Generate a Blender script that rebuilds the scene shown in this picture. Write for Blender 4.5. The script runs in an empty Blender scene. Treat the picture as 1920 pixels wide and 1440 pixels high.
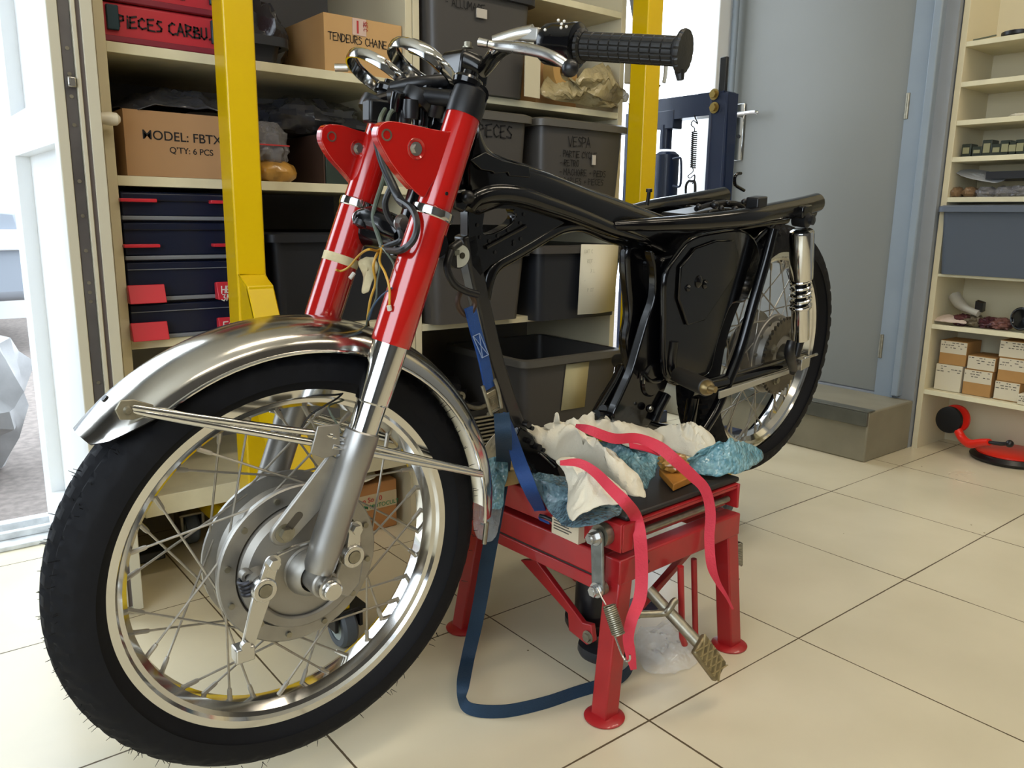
import bpy, bmesh, math, random
from mathutils import Vector, Matrix, noise
random.seed(7)
C = bpy.context.scene.collection
V = Vector
PI = math.pi

# ------------------------------------------------------------------ camera
F_PX, PITCH, ROLL, YAW = 1501.5, 0.20545, 0.0143, 0.89575
_c, _s, _cp, _sp = math.cos(YAW), math.sin(YAW), math.cos(PITCH), math.sin(PITCH)
FWD = V((_c * _cp, _s * _cp, -_sp)); _r = V((_s, -_c, 0)); _u = _r.cross(FWD)
RGT = math.cos(ROLL) * _r + math.sin(ROLL) * _u
UPV = -math.sin(ROLL) * _r + math.cos(ROLL) * _u
CAM = V((0, 0, 0.834))
cd = bpy.data.cameras.new('camera'); cam = bpy.data.objects.new('camera', cd); C.objects.link(cam)
cd.sensor_width = 36; cd.lens = F_PX / 1920 * 36; cd.clip_start = 0.02; cd.clip_end = 200
m = Matrix((RGT, UPV, -FWD)).transposed().to_4x4(); m.translation = CAM
cam.matrix_world = m
sc = bpy.context.scene; sc.camera = cam

# ------------------------------------------------------------------ world, lights, exposure
sc.view_settings.view_transform = 'Standard'; sc.view_settings.look = 'None'
sc.view_settings.gamma = 1; sc.view_settings.use_curve_mapping = False
sc.view_settings.exposure = 0.0
try:
    sc.cycles.use_denoising = True
    sc.cycles.max_bounces = 8; sc.cycles.glossy_bounces = 5; sc.cycles.transparent_max_bounces = 12
    sc.cycles.caustics_reflective = False; sc.cycles.caustics_refractive = False
    sc.cycles.sample_clamp_indirect = 6
except Exception: pass
w = bpy.data.worlds.new('sky'); sc.world = w; w.use_nodes = True
bg = w.node_tree.nodes['Background']
bg.inputs[0].default_value = (0.80, 0.90, 1.0, 1); bg.inputs[1].default_value = 5.8

def area(name, loc, target, sx, sy, power, col, portal=False):
    l = bpy.data.lights.new(name, 'AREA'); l.shape = 'RECTANGLE'; l.size = sx; l.size_y = sy
    l.energy = power; l.color = col
    if portal: l.cycles.is_portal = True
    o = bpy.data.objects.new(name, l); C.objects.link(o); o.location = loc
    o.rotation_euler = (V(target) - V(loc)).to_track_quat('-Z', 'Y').to_euler(); return o
# doorway and glazing let the sky in (portals only guide the sampling)
area('doorway_portal', (-0.32, 2.36, 1.1), (-0.32, 0, 1.1), 1.2, 2.15, 1, (1, 1, 1), True)
area('glazing_portal', (2.44, 2.36, 1.2), (2.44, 0, 1.2), 1.08, 2.3, 1, (1, 1, 1), True)
# shop window behind the photographer: daylight
area('shop_window_light', (-1.55, -0.6, 1.5), (1.5, 0.4, 0.5), 2.2, 1.7, 15, (0.82, 0.91, 1.0))
LAMPS = [(0.9, 0.35), (2.3, 0.3), (0.4, -1.3), (2.2, -1.4)]
for i, (x, y) in enumerate(LAMPS):
    area('ceiling_tube_light', (x, y, 2.62), (x, y, 0), 1.15, 0.16, 13.5, (1.0, 0.87, 0.68))

# ------------------------------------------------------------------ helpers
def lin(c):
    if isinstance(c, str):
        c = tuple(int(c[i:i + 2], 16) / 255 for i in (0, 2, 4))
    return tuple(((x / 12.92) if x <= 0.04045 else ((x + 0.055) / 1.055) ** 2.4) for x in c) + (1,)
MATS = {}
def mat(name, col, rough=0.5, metal=0.0, coat=0.0, vary=0.0, vscale=8.0, bump=0.0, bscale=30.0, trans=0.0, alpha=1.0, ior=1.45, col2=None, rvary=0.0, spec=0.5, bub=0.0):
    if name in MATS: return MATS[name]
    mt = bpy.data.materials.new(name); mt.use_nodes = True; nt = mt.node_tree; b = nt.nodes['Principled BSDF']
    c1 = lin(col)
    b.inputs['Base Color'].default_value = c1; b.inputs['Roughness'].default_value = rough; b.inputs['Metallic'].default_value = metal
    b.inputs['Coat Weight'].default_value = coat; b.inputs['Coat Roughness'].default_value = 0.06
    b.inputs['Transmission Weight'].default_value = trans; b.inputs['IOR'].default_value = ior; b.inputs['Alpha'].default_value = alpha
    b.inputs['Specular IOR Level'].default_value = spec
    tc = nt.nodes.new('ShaderNodeTexCoord')
    if vary or col2 or rvary:
        nz = nt.nodes.new('ShaderNodeTexNoise'); nz.inputs['Scale'].default_value = vscale; nz.inputs['Detail'].default_value = 6
        nt.links.new(tc.outputs['Object'], nz.inputs['Vector'])
        if vary or col2:
            r = nt.nodes.new('ShaderNodeValToRGB')
            a = c1; d = lin(col2) if col2 else tuple(x * (1 - vary) for x in c1[:3]) + (1,)
            r.color_ramp.elements[0].position = 0.35; r.color_ramp.elements[1].position = 0.65
            r.color_ramp.elements[0].color = d; r.color_ramp.elements[1].color = a
            nt.links.new(nz.outputs['Fac'], r.inputs[0]); nt.links.new(r.outputs[0], b.inputs['Base Color'])
        if rvary:
            mr = nt.nodes.new('ShaderNodeMapRange'); mr.inputs[3].default_value = rough; mr.inputs[4].default_value = rough + rvary
            nt.links.new(nz.outputs['Fac'], mr.inputs[0]); nt.links.new(mr.outputs[0], b.inputs['Roughness'])
    if bump:
        n2 = nt.nodes.new('ShaderNodeTexNoise'); n2.inputs['Scale'].default_value = bscale; n2.inputs['Detail'].default_value = 4
        bp_ = nt.nodes.new('ShaderNodeBump'); bp_.inputs['Strength'].default_value = bump; bp_.inputs['Distance'].default_value = 0.004
        nt.links.new(tc.outputs['Object'], n2.inputs['Vector']); nt.links.new(n2.outputs['Fac'], bp_.inputs['Height'])
        nt.links.new(bp_.outputs[0], b.inputs['Normal'])
    if bub:
        vo = nt.nodes.new('ShaderNodeTexVoronoi'); vo.inputs['Scale'].default_value = bub
        b2 = nt.nodes.new('ShaderNodeBump'); b2.inputs['Strength'].default_value = 1.0; b2.inputs['Distance'].default_value = .004; b2.invert = True
        nt.links.new(tc.outputs['Object'], vo.inputs['Vector']); nt.links.new(vo.outputs['Distance'], b2.inputs['Height'])
        if bump: nt.links.new(bp_.outputs[0], b2.inputs['Normal'])
        nt.links.new(b2.outputs[0], b.inputs['Normal'])
    MATS[name] = mt; return mt

chrome = mat('chrome', 'D8D8D6', 0.07, 1.0, rvary=0.06, vscale=25)
chrome_worn = mat('chrome_worn', 'C8C5BE', 0.09, 1.0, rvary=0.14, vscale=30, bump=0.03, bscale=40)
alu = mat('cast_aluminium', 'A5A29B', 0.40, 0.85, vary=0.18, vscale=30, rvary=0.12)
alu_pol = mat('polished_aluminium', 'C9C8C4', 0.22, 1.0, rvary=0.12, vscale=20)
zinc = mat('zinc_steel', '9C9786', 0.34, 0.9, vary=0.3, vscale=60, rvary=0.15)
steel = mat('spoke_steel', 'B2ACA0', 0.38, 0.8, vary=0.2, vscale=50)
red = mat('red_gloss_paint', 'A81510', 0.14, 0.0, coat=0.8)
red_lift = mat('red_lift_paint', '9E1B1F', 0.32, 0.0, coat=0.25, vary=0.18, vscale=14, rvary=0.15)
red_dark = mat('red_tool_plastic', 'D8281A', 0.3)
blk = mat('black_gloss_paint', '08080A', 0.15, 0.0, coat=0.25, spec=.38)
blk_s = mat('black_satin', '141416', 0.36)
blk_grip = mat('black_grip_rubber', '181715', 0.45, bump=0.1, bscale=200)
rubber = mat('tyre_rubber', '0A0B10', 0.75, spec=.3, vary=0.2, vscale=12, bump=0.15, bscale=90)
rubber_w = mat('grey_caster_rubber', '5A6168', 0.5)
yellow = mat('yellow_paint', 'D9B400', 0.33, 0.0, coat=0.2, vary=0.06, vscale=5, bump=0.05, bscale=25)
navy = mat('navy_press_paint', '10203F', 0.38, 0.0, coat=0.2)
cream = mat('cream_laminate', 'CFC5A6', 0.42, vary=0.05, vscale=3)
cream2 = mat('cream_laminate_edge', 'D8D0B0', 0.45, vary=0.1, vscale=20)
backing = mat('grey_backing_board', '8A8886', 0.6)
pvc = mat('white_pvc', 'E4E6E6', 0.32)
pvc_cream = mat('aged_pvc_edge', 'BFB9A4', 0.4)
card = mat('cardboard', 'B58A58', 0.8, vary=0.10, vscale=6, bump=0.05, bscale=40)
card2 = mat('cardboard_light', 'C29A66', 0.8, vary=0.08, vscale=7)
card_d = mat('cardboard_shadow_brown', '8A5F38', 0.85)
greybin = mat('grey_crate_plastic', '464340', 0.42, bump=0.03, bscale=60)
bluebin = mat('slate_crate_plastic', '4D545E', 0.42)
darkbin = mat('dark_crate_plastic', '24262B', 0.4)
navybin = mat('navy_organiser_plastic', '141B30', 0.34)
silverlip = mat('grey_drawer_lip', '6F737A', 0.4)
redlab = mat('red_label_holder', 'C12936', 0.35)
clampblue = mat('petrol_clip_plastic', '16323C', 0.4)
redcase = mat('red_case_plastic', 'B8303A', 0.38, vary=0.08, vscale=9)
ink = mat('marker_ink', '111114', 0.7)
ink_red = mat('printed_red', 'B03030', 0.7)
ink_green = mat('printed_green', '2F7A50', 0.7)
ink_white = mat('white_print', 'E8E2DA', 0.6)
paper = mat('paper', 'D9D3BC', 0.8, vary=0.05, vscale=12, bump=0.2, bscale=18)
paper_y = mat('yellowed_paper', 'BDB287', 0.8, vary=0.06, vscale=12, bump=0.1, bscale=18)
rag = mat('white_rag_cloth', 'D9D2BE', 0.85, vary=0.06, vscale=15, bump=0.25, bscale=350)
bluebag = mat('blue_bubble_film', '8FBAC4', 0.16, col2='578EA0', vscale=55, bump=0.5, bscale=60, alpha=0.8, coat=0.5, bub=150)
clear = mat('clear_bubble_film', 'E6E8E8', 0.12, bump=0.5, bscale=50, alpha=0.20, coat=0.6, bub=110)
clearbag = mat('clear_plastic_bag', '8F8E92', 0.16, bump=0.8, bscale=40, alpha=0.62, coat=0.4, vary=0.3, vscale=25)
darkbag = mat('dark_plastic_film', '35363C', 0.2, bump=0.8, bscale=30, coat=0.4)
yelbag = mat('yellowish_bubble_film', 'B5A67C', 0.2, bump=0.9, bscale=110, alpha=0.85, coat=0.4, vary=0.2, vscale=40)
brownbag = mat('brown_parts_in_film', 'C29040', 0.3, vary=0.5, vscale=30, bump=0.6, bscale=60, coat=0.5)
strap_b = mat('blue_strap_webbing', '1B4383', 0.65, bump=0.3, bscale=300, vary=0.15, vscale=20)
strap_d = mat('dark_blue_strap_webbing', '16324A', 0.7, bump=0.3, bscale=300, vary=0.15, vscale=20)
strap_r = mat('pink_red_strap_webbing', 'CC3448', 0.62, bump=0.3, bscale=300, vary=0.1, vscale=20)
wood = mat('orange_wood', 'B87A2C', 0.6, vary=0.3, vscale=20)
woodp = mat('pale_wood', 'C4A870', 0.7, vary=0.15, vscale=20)
foam = mat('dark_rubber_mat', '221D1A', 0.5, vary=0.25, vscale=8, bump=0.05)
doorpaint = mat('grey_blue_door_paint', '7E7F7A', 0.38, vary=0.05, vscale=2)
framepaint = mat('grey_blue_frame_paint', '87929C', 0.42, vary=0.08, vscale=6)
wallpaint = mat('grey_wall_paint', '8A8E92', 0.6, vary=0.08, vscale=4)
darkwall = mat('darkened_unseen_wall', '4C4A48', 0.7, vary=0.2, vscale=2)  # unseen room walls, tone darkened to add contrast to chrome reflections
ceilpaint = mat('white_ceiling_paint', 'D8D4C8', 0.8)
stepm = mat('painted_concrete_step', '857F6C', 0.5, vary=0.16, vscale=9, bump=0.15, bscale=25)
stepd = mat('dark_step_nosing', '55564E', 0.45, vary=0.2, vscale=20)
asphalt = mat('outdoor_paving', '8A8079', 0.9, vary=0.3, vscale=40, bump=0.3)
tarp = mat('light_grey_tarpaulin', 'B4B4B4', 0.6, vary=0.2, vscale=10, bump=0.3, bscale=20)
glasslike = mat('frosted_white_glazing', 'F2F6F8', 0.35, spec=0.5)
wire_b = mat('black_wire_sleeve', '17191B', 0.4)
wire_g = mat('grey_green_wire', '565E50', 0.4)
wire_y = mat('yellow_wire', 'B88C2C', 0.4)
sticker = mat('grey_white_sticker', 'B9BDB4', 0.4)
wood_tape = mat('masking_tape', 'CDBE94', 0.7, vary=0.2, vscale=60)

OFF = {}
def thing(name, label, cat, loc, group=None):
    o = bpy.data.objects.new(name, None); C.objects.link(o); o.empty_display_size = 0.05
    o.location = loc; o['label'] = label; o['category'] = cat
    if group: o['group'] = group
    OFF[o] = V(loc); return o
def tag(o, label, cat, group=None, kind=None):
    o['label'] = label; o['category'] = cat
    if group: o['group'] = group
    if kind: o['kind'] = kind
    return o

def perp(d):
    d = d.normalized(); a = V((0, 0, 1)) if abs(d.z) < 0.9 else V((1, 0, 0))
    x = d.cross(a).normalized(); return x, d.cross(x).normalized()

class M:
    def __init__(s): s.v = []; s.f = []
    def add(s, vs, fs):
        n = len(s.v); s.v += [V(p) for p in vs]; s.f += [tuple(i + n for i in f) for f in fs]; return s
    def obox(s, c, a, b, d):
        c, a, b, d = V(c), V(a), V(b), V(d)
        vs = [c + i * a + j * b + k * d for i in (-1, 1) for j in (-1, 1) for k in (-1, 1)]
        return s.add(vs, [(0, 1, 3, 2), (4, 6, 7, 5), (0, 4, 5, 1), (2, 3, 7, 6), (0, 2, 6, 4), (1, 5, 7, 3)])
    def box(s, lo, hi):
        lo, hi = V(lo), V(hi); c = (lo + hi) / 2; h = (hi - lo) / 2
        return s.obox(c, (h.x, 0, 0), (0, h.y, 0), (0, 0, h.z))
    def beam(s, p0, p1, wv, hv):
        p0, p1 = V(p0), V(p1); return s.obox((p0 + p1) / 2, (p1 - p0) / 2, V(wv) / 2, V(hv) / 2)
    def tube(s, pts, r, n=12, caps=True, smooth=0, closed=False):
        pts = [V(p) for p in pts]
        rs = list(r) if hasattr(r, '__len__') else [r] * len(pts)
        if smooth: pts, rs = crom(pts, rs, smooth, closed)
        K = len(pts); vs = []; fs = []
        x = None
        for i, p in enumerate(pts):
            if closed: d = pts[(i + 1) % K] - pts[i - 1]
            else: d = pts[min(i + 1, K - 1)] - pts[max(i - 1, 0)]
            if d.length < 1e-9: d = V((0, 0, 1))
            d.normalize()
            if x is None: x, y = perp(d)
            else:
                x = x - d * x.dot(d)
                if x.length < 1e-6: x, y = perp(d)
                x.normalize(); y = d.cross(x)
            for j in range(n):
                a = 2 * PI * j / n; vs.append(p + rs[i] * (math.cos(a) * x + math.sin(a) * y))
        rng = K if closed else K - 1
        for i in range(rng):
            for j in range(n):
                a = i * n + j; b = i * n + (j + 1) % n; c2 = ((i + 1) % K) * n + (j + 1) % n; d2 = ((i + 1) % K) * n + j
                fs.append((a, b, c2, d2))
        if caps and not closed:
            fs.append(tuple(range(n - 1, -1, -1))); fs.append(tuple(range((K - 1) * n, K * n)))
        return s.add(vs, fs)
    def lathe(s, o, ax, prof, n=48, closed=False, a0=0, a1=2 * PI, ref=None, rf=None):
        o, ax = V(o), V(ax).normalized()
        if ref is None: x, y = perp(ax)
        else: x = V(ref); x = (x - ax * x.dot(ax)).normalized(); y = ax.cross(x)
        full = abs(a1 - a0 - 2 * PI) < 1e-6; K = n if full else n + 1; P = len(prof); vs = []; fs = []
        for i in range(K):
            a = a0 + (a1 - a0) * i / n; d = math.cos(a) * x + math.sin(a) * y
            for j, (r, h) in enumerate(prof):
                if rf: r = rf(a, j, r)
                vs.append(o + d * r + ax * h)
        for i in range(n if full else K - 1):
            i2 = (i + 1) % K
            for j in range(P if closed else P - 1):
                j2 = (j + 1) % P; fs.append((i * P + j, i2 * P + j, i2 * P + j2, i * P + j2))
        if not full and closed:
            fs.append(tuple(range(P))); fs.append(tuple((K - 1) * P + j for j in range(P - 1, -1, -1)))
        return s.add(vs, fs)
    def disc(s, o, ax, r, h, n=32, r2=None):
        r2 = r if r2 is None else r2
        return s.lathe(o, ax, [(0.0001, 0), (r, 0), (r2, h), (0.0001, h)], n)
    def prism(s, poly, vec):
        poly = [V(p) for p in poly]; vec = V(vec); n = len(poly)
        vs = poly + [p + vec for p in poly]
        return s.add(vs, [tuple(range(n)), tuple(range(2 * n - 1, n - 1, -1))] + [(i, (i + 1) % n, n + (i + 1) % n, n + i) for i in range(n)])
    def plate(s, outer, hole, vec):
        """ring between two polygons with the same point count, extruded"""
        o = [V(p) for p in outer]; h = [V(p) for p in hole]; vec = V(vec); n = len(o)
        vs = o + h + [p + vec for p in o] + [p + vec for p in h]; fs = []
        for i in range(n):
            j = (i + 1) % n
            fs += [(i, j, n + j, n + i), (2 * n + i, 3 * n + i, 3 * n + j, 2 * n + j), (i, 2 * n + i, 2 * n + j, j), (n + i, n + j, 3 * n + j, 3 * n + i)]
        return s.add(vs, fs)
    def ribbon(s, pts, wv, t=0.0015, smooth=6):
        pts = [V(p) for p in pts]; ws = [V(x) for x in wv] if hasattr(wv[0], '__len__') else [V(wv)] * len(pts)
        if smooth:
            ws2 = crom(ws, [1] * len(ws), smooth)[0]; pts = crom(pts, [1] * len(pts), smooth)[0]; ws = ws2
        vs = []; fs = []; K = len(pts)
        for i in range(K):
            d = (pts[min(i + 1, K - 1)] - pts[max(i - 1, 0)]).normalized(); w_ = ws[i]; nn = d.cross(w_).normalized() * t / 2
            p = pts[i]; vs += [p - w_ / 2 - nn, p + w_ / 2 - nn, p + w_ / 2 + nn, p - w_ / 2 + nn]
        for i in range(K - 1):
            for j in range(4): fs.append((4 * i + j, 4 * i + (j + 1) % 4, 4 * i + 4 + (j + 1) % 4, 4 * i + 4 + j))
        fs += [(3, 2, 1, 0), tuple(4 * (K - 1) + j for j in range(4))]
        return s.add(vs, fs)
    def spring(s, p0, p1, r, wr, turns, n=8):
        p0, p1 = V(p0), V(p1); x, y = perp(p1 - p0); k = int(turns * 16)
        return s.tube([p0.lerp(p1, i / k) + r * (math.cos(2 * PI * turns * i / k) * x + math.sin(2 * PI * turns * i / k) * y) for i in range(k + 1)], wr, n)
    def ball(s, c, r, n=12, sc_=(1, 1, 1)):
        c = V(c); vs = []; fs = []
        for i in range(n + 1):
            t = PI * i / n
            for j in range(2 * n):
                a = PI * j / n; vs.append(c + V((r * sc_[0] * math.sin(t) * math.cos(a), r * sc_[1] * math.sin(t) * math.sin(a), r * sc_[2] * math.cos(t))))
        for i in range(n):
            for j in range(2 * n): fs.append((i * 2 * n + j, (i + 1) * 2 * n + j, (i + 1) * 2 * n + (j + 1) % (2 * n), i * 2 * n + (j + 1) % (2 * n)))
        return s.add(vs, fs)
    def bolt(s, p, ax, r=0.006, h=0.005, washer=True):
        p = V(p); ax = V(ax).normalized()
        if washer: s.disc(p, ax, r * 1.45, h * 0.3, 20)
        x, y = perp(ax)
        s.prism([p + ax * h * 0.3 + r * (math.cos(PI * k / 3) * x + math.sin(PI * k / 3) * y) for k in range(6)], ax * h)
        return s
    def build(s, name, mt, parent=None, smooth=True, bevel=0.0, seg=2, ang=35, loc=None, weld=True):
        if parent is not None: off = OFF[parent]
        elif loc is not None: off = V(loc)
        else:
            n = len(s.v); off = V((sum(p.x for p in s.v) / n, sum(p.y for p in s.v) / n, min(p.z for p in s.v)))
        me = bpy.data.meshes.new(name); me.from_pydata([tuple(p - off) for p in s.v], [], s.f)
        bm = bmesh.new(); bm.from_mesh(me)
        if weld: bmesh.ops.remove_doubles(bm, verts=bm.verts, dist=1e-6)
        bmesh.ops.recalc_face_normals(bm, faces=bm.faces); bm.to_mesh(me); bm.free()
        if smooth:
            for p in me.polygons: p.use_smooth = True
            me.set_sharp_from_angle(angle=math.radians(ang))
        me.materials.append(mt)
        o = bpy.data.objects.new(name, me); C.objects.link(o); OFF[o] = off
        if parent is not None: o.parent = parent
        else: o.location = off
        if bevel:
            b = o.modifiers.new('bevel', 'BEVEL'); b.width = bevel; b.segments = seg; b.limit_method = 'ANGLE'; b.angle_limit = math.radians(40)
        return o
def crom(pts, rs, k, closed=False):
    n = len(pts); out = []; ro = []
    g = (lambda i: pts[i % n]) if closed else (lambda i: pts[max(0, min(n - 1, i))])
    for i in range(n if closed else n - 1):
        p0, p1, p2, p3 = g(i - 1), g(i), g(i + 1), g(i + 2)
        for j in range(k):
            t = j / k
            out.append(0.5 * ((2 * p1) + (p2 - p0) * t + (2 * p0 - 5 * p1 + 4 * p2 - p3) * t * t + (3 * p1 - p0 - 3 * p2 + p3) * t ** 3))
            ro.append(rs[i % n] + (rs[(i + 1) % n] - rs[i % n]) * t)
    if not closed: out.append(V(pts[-1])); ro.append(rs[-1])
    return out, ro
def struct(o): o['kind'] = 'structure'; return o

# rays: where a point of the photographed place lies on a known plane
def ray(px, py): return FWD + RGT * ((px - 960) / F_PX) + UPV * ((720 - py) / F_PX)
def onx(px, py, x): d = ray(px, py); return CAM + d * ((x - CAM.x) / d.x)
def ony(px, py, y): d = ray(px, py); return CAM + d * ((y - CAM.y) / d.y)
def onz(px, py, z): d = ray(px, py); return CAM + d * ((z - CAM.z) / d.z)
class Frame:
    def __init__(s, o, l, fw):
        s.o = V(o); s.l = V(l).normalized(); fw = V(fw); s.f = (fw - s.l * fw.dot(s.l)).normalized(); s.u = s.f.cross(s.l)
        if s.u.z < 0: s.u = -s.u
    def w(s, a, l, b): return s.o + s.f * a + s.l * l + s.u * b
    def px(s, x, y, l): d = ray(x, y); return CAM + d * ((s.o + s.l * l - CAM).dot(s.l) / d.dot(s.l))
    def at(s, x, y, l): q = s.px(x, y, l) - s.o; return q.dot(s.f), q.dot(s.u)
FF = Frame((0.4136, 1.0070, 0.3704), (0.01568, -0.99832, -0.05582), (-1, 0, 0))
BF = Frame((1.6724, 1.1288, 0.5239), (0.10078, -0.99221, -0.07324), (-0.98853, -0.09154, -0.12015))

# hand lettering as flat strokes
GL = {
'A': [[(0, 0), (.3, 1), (.6, 0)], [(.12, .38), (.48, .38)]], 'B': [[(0, 0), (0, 1), (.4, .95), (.45, .7), (0, .52), (.5, .4), (.48, .05), (0, 0)]],
'C': [[(.55, .85), (.3, 1), (.05, .7), (.05, .25), (.3, 0), (.58, .12)]], 'D': [[(0, 0), (0, 1), (.4, .85), (.55, .5), (.4, .12), (0, 0)]],
'E': [[(.55, 1), (0, .95), (0, 0), (.55, .02)], [(0, .5), (.42, .52)]], 'F': [[(.55, 1), (0, 1), (0, 0)], [(0, .5), (.4, .52)]],
'G': [[(.55, .85), (.25, 1), (.02, .5), (.25, 0), (.55, .15), (.55, .45), (.32, .45)]], 'H': [[(0, 0), (0, 1)], [(.5, 0), (.5, 1)], [(0, .5), (.5, .52)]],
'I': [[(.1, 0), (.1, 1)]], 'i': [[(.1, 0), (.1, .65)], [(.1, .88), (.1, .94)]], 'L': [[(0, 1), (0, 0), (.5, .03)]],
'M': [[(0, 0), (.05, 1), (.32, .4), (.6, 1), (.66, 0)]], 'N': [[(0, 0), (0, 1), (.5, 0), (.5, 1)]],
'O': [[(.3, 1), (.02, .6), (.08, .12), (.35, 0), (.58, .4), (.5, .85), (.3, 1)]], 'P': [[(0, 0), (0, 1), (.45, .92), (.45, .6), (0, .45)]],
'Q': [[(.3, 1), (0, .5), (.3, 0), (.58, .5), (.3, 1)], [(.35, .25), (.62, -.05)]], 'R': [[(0, 0), (0, 1), (.45, .92), (.42, .6), (0, .48), (.5, 0)]],
'S': [[(.5, .9), (.2, 1), (.05, .72), (.48, .38), (.42, .06), (.02, .08)]], 'T': [[(0, 1), (.6, 1)], [(.3, 1), (.3, 0)]],
'U': [[(0, 1), (.02, .2), (.25, 0), (.48, .2), (.5, 1)]], 'V': [[(0, 1), (.27, 0), (.54, 1)]], 'X': [[(0, 0), (.5, 1)], [(0, 1), (.5, 0)]],
'Y': [[(0, 1), (.25, .5), (.5, 1)], [(.25, .5), (.25, 0)]], '+': [[(.05, .45), (.45, .45)], [(.25, .25), (.25, .65)]], '-': [[(.02, .45), (.35, .45)]],
'.': [[(.08, .02), (.14, .06)]], '3': [[(.02, .95), (.45, .95), (.2, .55), (.5, .35), (.3, 0), (0, .08)]]}
def hand(mb, text, o, e1, e2, h, w=0.1, jit=0.05, gap=0.22, lift=0.0012):
    o, e1, e2 = V(o), V(e1).normalized(), V(e2).normalized(); nn = e1.cross(e2); x = 0
    rnd = random.Random(hash(len(text)) + ord(text[0]))
    if nn.dot(CAM - o) < 0: nn = -nn
    for ch in text:
        if ch == ' ': x += 0.45; continue
        g = GL.get(ch); wd = 0
        if not g: x += .4; continue
        for st in g:
            P = []
            for a, b in st:
                wd = max(wd, a); P.append(o + e1 * (x + a + rnd.uniform(-jit, jit)) * h + e2 * (b + rnd.uniform(-jit, jit)) * h + nn * lift)
            for p, q in zip(P, P[1:]):
                d = q - p
                if d.length < 1e-6: continue
                s_ = nn.cross(d).normalized() * (w * h / 2); d2 = d.normalized() * (w * h / 2)
                mb.add([p - s_ - d2, q - s_ + d2, q + s_ + d2, p + s_ - d2], [(0, 1, 2, 3)])
        x += wd + gap
    return mb
def printed(text, o, e1, e2, size, mt, parent, name='printed_text'):
    cu = bpy.data.curves.new(name, 'FONT'); cu.body = text; cu.size = size; cu.extrude = 0.0002; cu.offset = size * .006
    t = bpy.data.objects.new(name, cu); C.objects.link(t); dg = bpy.context.evaluated_depsgraph_get()
    me = bpy.data.meshes.new_from_object(t.evaluated_get(dg)); bpy.data.objects.remove(t); bpy.data.curves.remove(cu)
    e1, e2 = V(e1).normalized(), V(e2).normalized(); nn = e1.cross(e2); off = OFF[parent]
    for v in me.vertices: v.co = V(o) + e1 * v.co.x + e2 * v.co.y + nn * (v.co.z + 0.0006) - off
    me.materials.clear(); me.materials.append(mt); ob = bpy.data.objects.new(name, me); C.objects.link(ob); ob.parent = parent; OFF[ob] = off; return ob
def crumple(outline, zc=None, dome=0.01, amp=0.006, freq=30, rings=22, n=96, seed=0, cen=None, droop=0.0):
    """sheet with an irregular outline (list of 3-D points), lifted in the middle and wrinkled"""
    P, _ = crom([V(p) for p in outline], [1] * len(outline), 5, True)
    c = V(cen) if cen else sum(P, V()) / len(P)
    if zc is not None: c.z = zc
    mb = M(); K = len(P); vs = [c]; fs = []
    for r in range(1, rings + 1):
        t = r / rings
        for i, p in enumerate(P):
            q = c.lerp(p, t)
            wx_ = q.x + .02 * noise.noise(V((q.y * 18, q.x * 9, seed + 2))); wy_ = q.y + .02 * noise.noise(V((q.x * 15, q.y * 15, seed + 3)))
            q.z += dome * (1 - t * t) + amp * (noise.noise(V((q.x * freq, q.y * freq, seed))) + 1.1 * (.35 - abs(noise.noise(V((wx_ * freq * 1.9 + 9, wy_ * freq * .8, seed + 5))))) * 2 + .55 * (.3 - abs(noise.noise(V((wx_ * freq * 1.5, wy_ * freq * 3.6, seed + 8))))) * 2) * (1 - .55 * t)
            q += V((noise.noise(V((q.y * 40, seed, 1))), noise.noise(V((q.x * 40, seed, 2))), 0)) * 0.003 * t
            vs.append(q)
    for i in range(K): fs.append((0, 1 + i, 1 + (i + 1) % K))
    for r in range(rings - 1):
        for i in range(K):
            a = 1 + r * K + i; b = 1 + r * K + (i + 1) % K; fs.append((a, a + K, b + K, b))
    return mb.add(vs, fs)
def solid(o, t=0.0015):
    s = o.modifiers.new('thickness', 'SOLIDIFY'); s.thickness = t; return o
def lump(c, r, seed=0, amp=0.25, freq=3.0, n=16, flat=True):
    """crumpled bag-like body resting on z = c.z"""
    c = V(c); r = V(r); mb = M().ball((0, 0, 0), 1, n); out = []
    for p in mb.v:
        d = p.normalized(); k = 1 + amp * noise.noise(d * freq + V((seed, 0, 0))) + amp * 0.5 * noise.noise(d * freq * 2.7 + V((0, seed, 0)))
        q = V((d.x * r.x, d.y * r.y, d.z * r.z)) * k
        if flat: q.z = max(q.z, -r.z * 0.75)
        out.append(q + c + V((0, 0, r.z * 0.75)))
    mb.v = out; return mb
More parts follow.
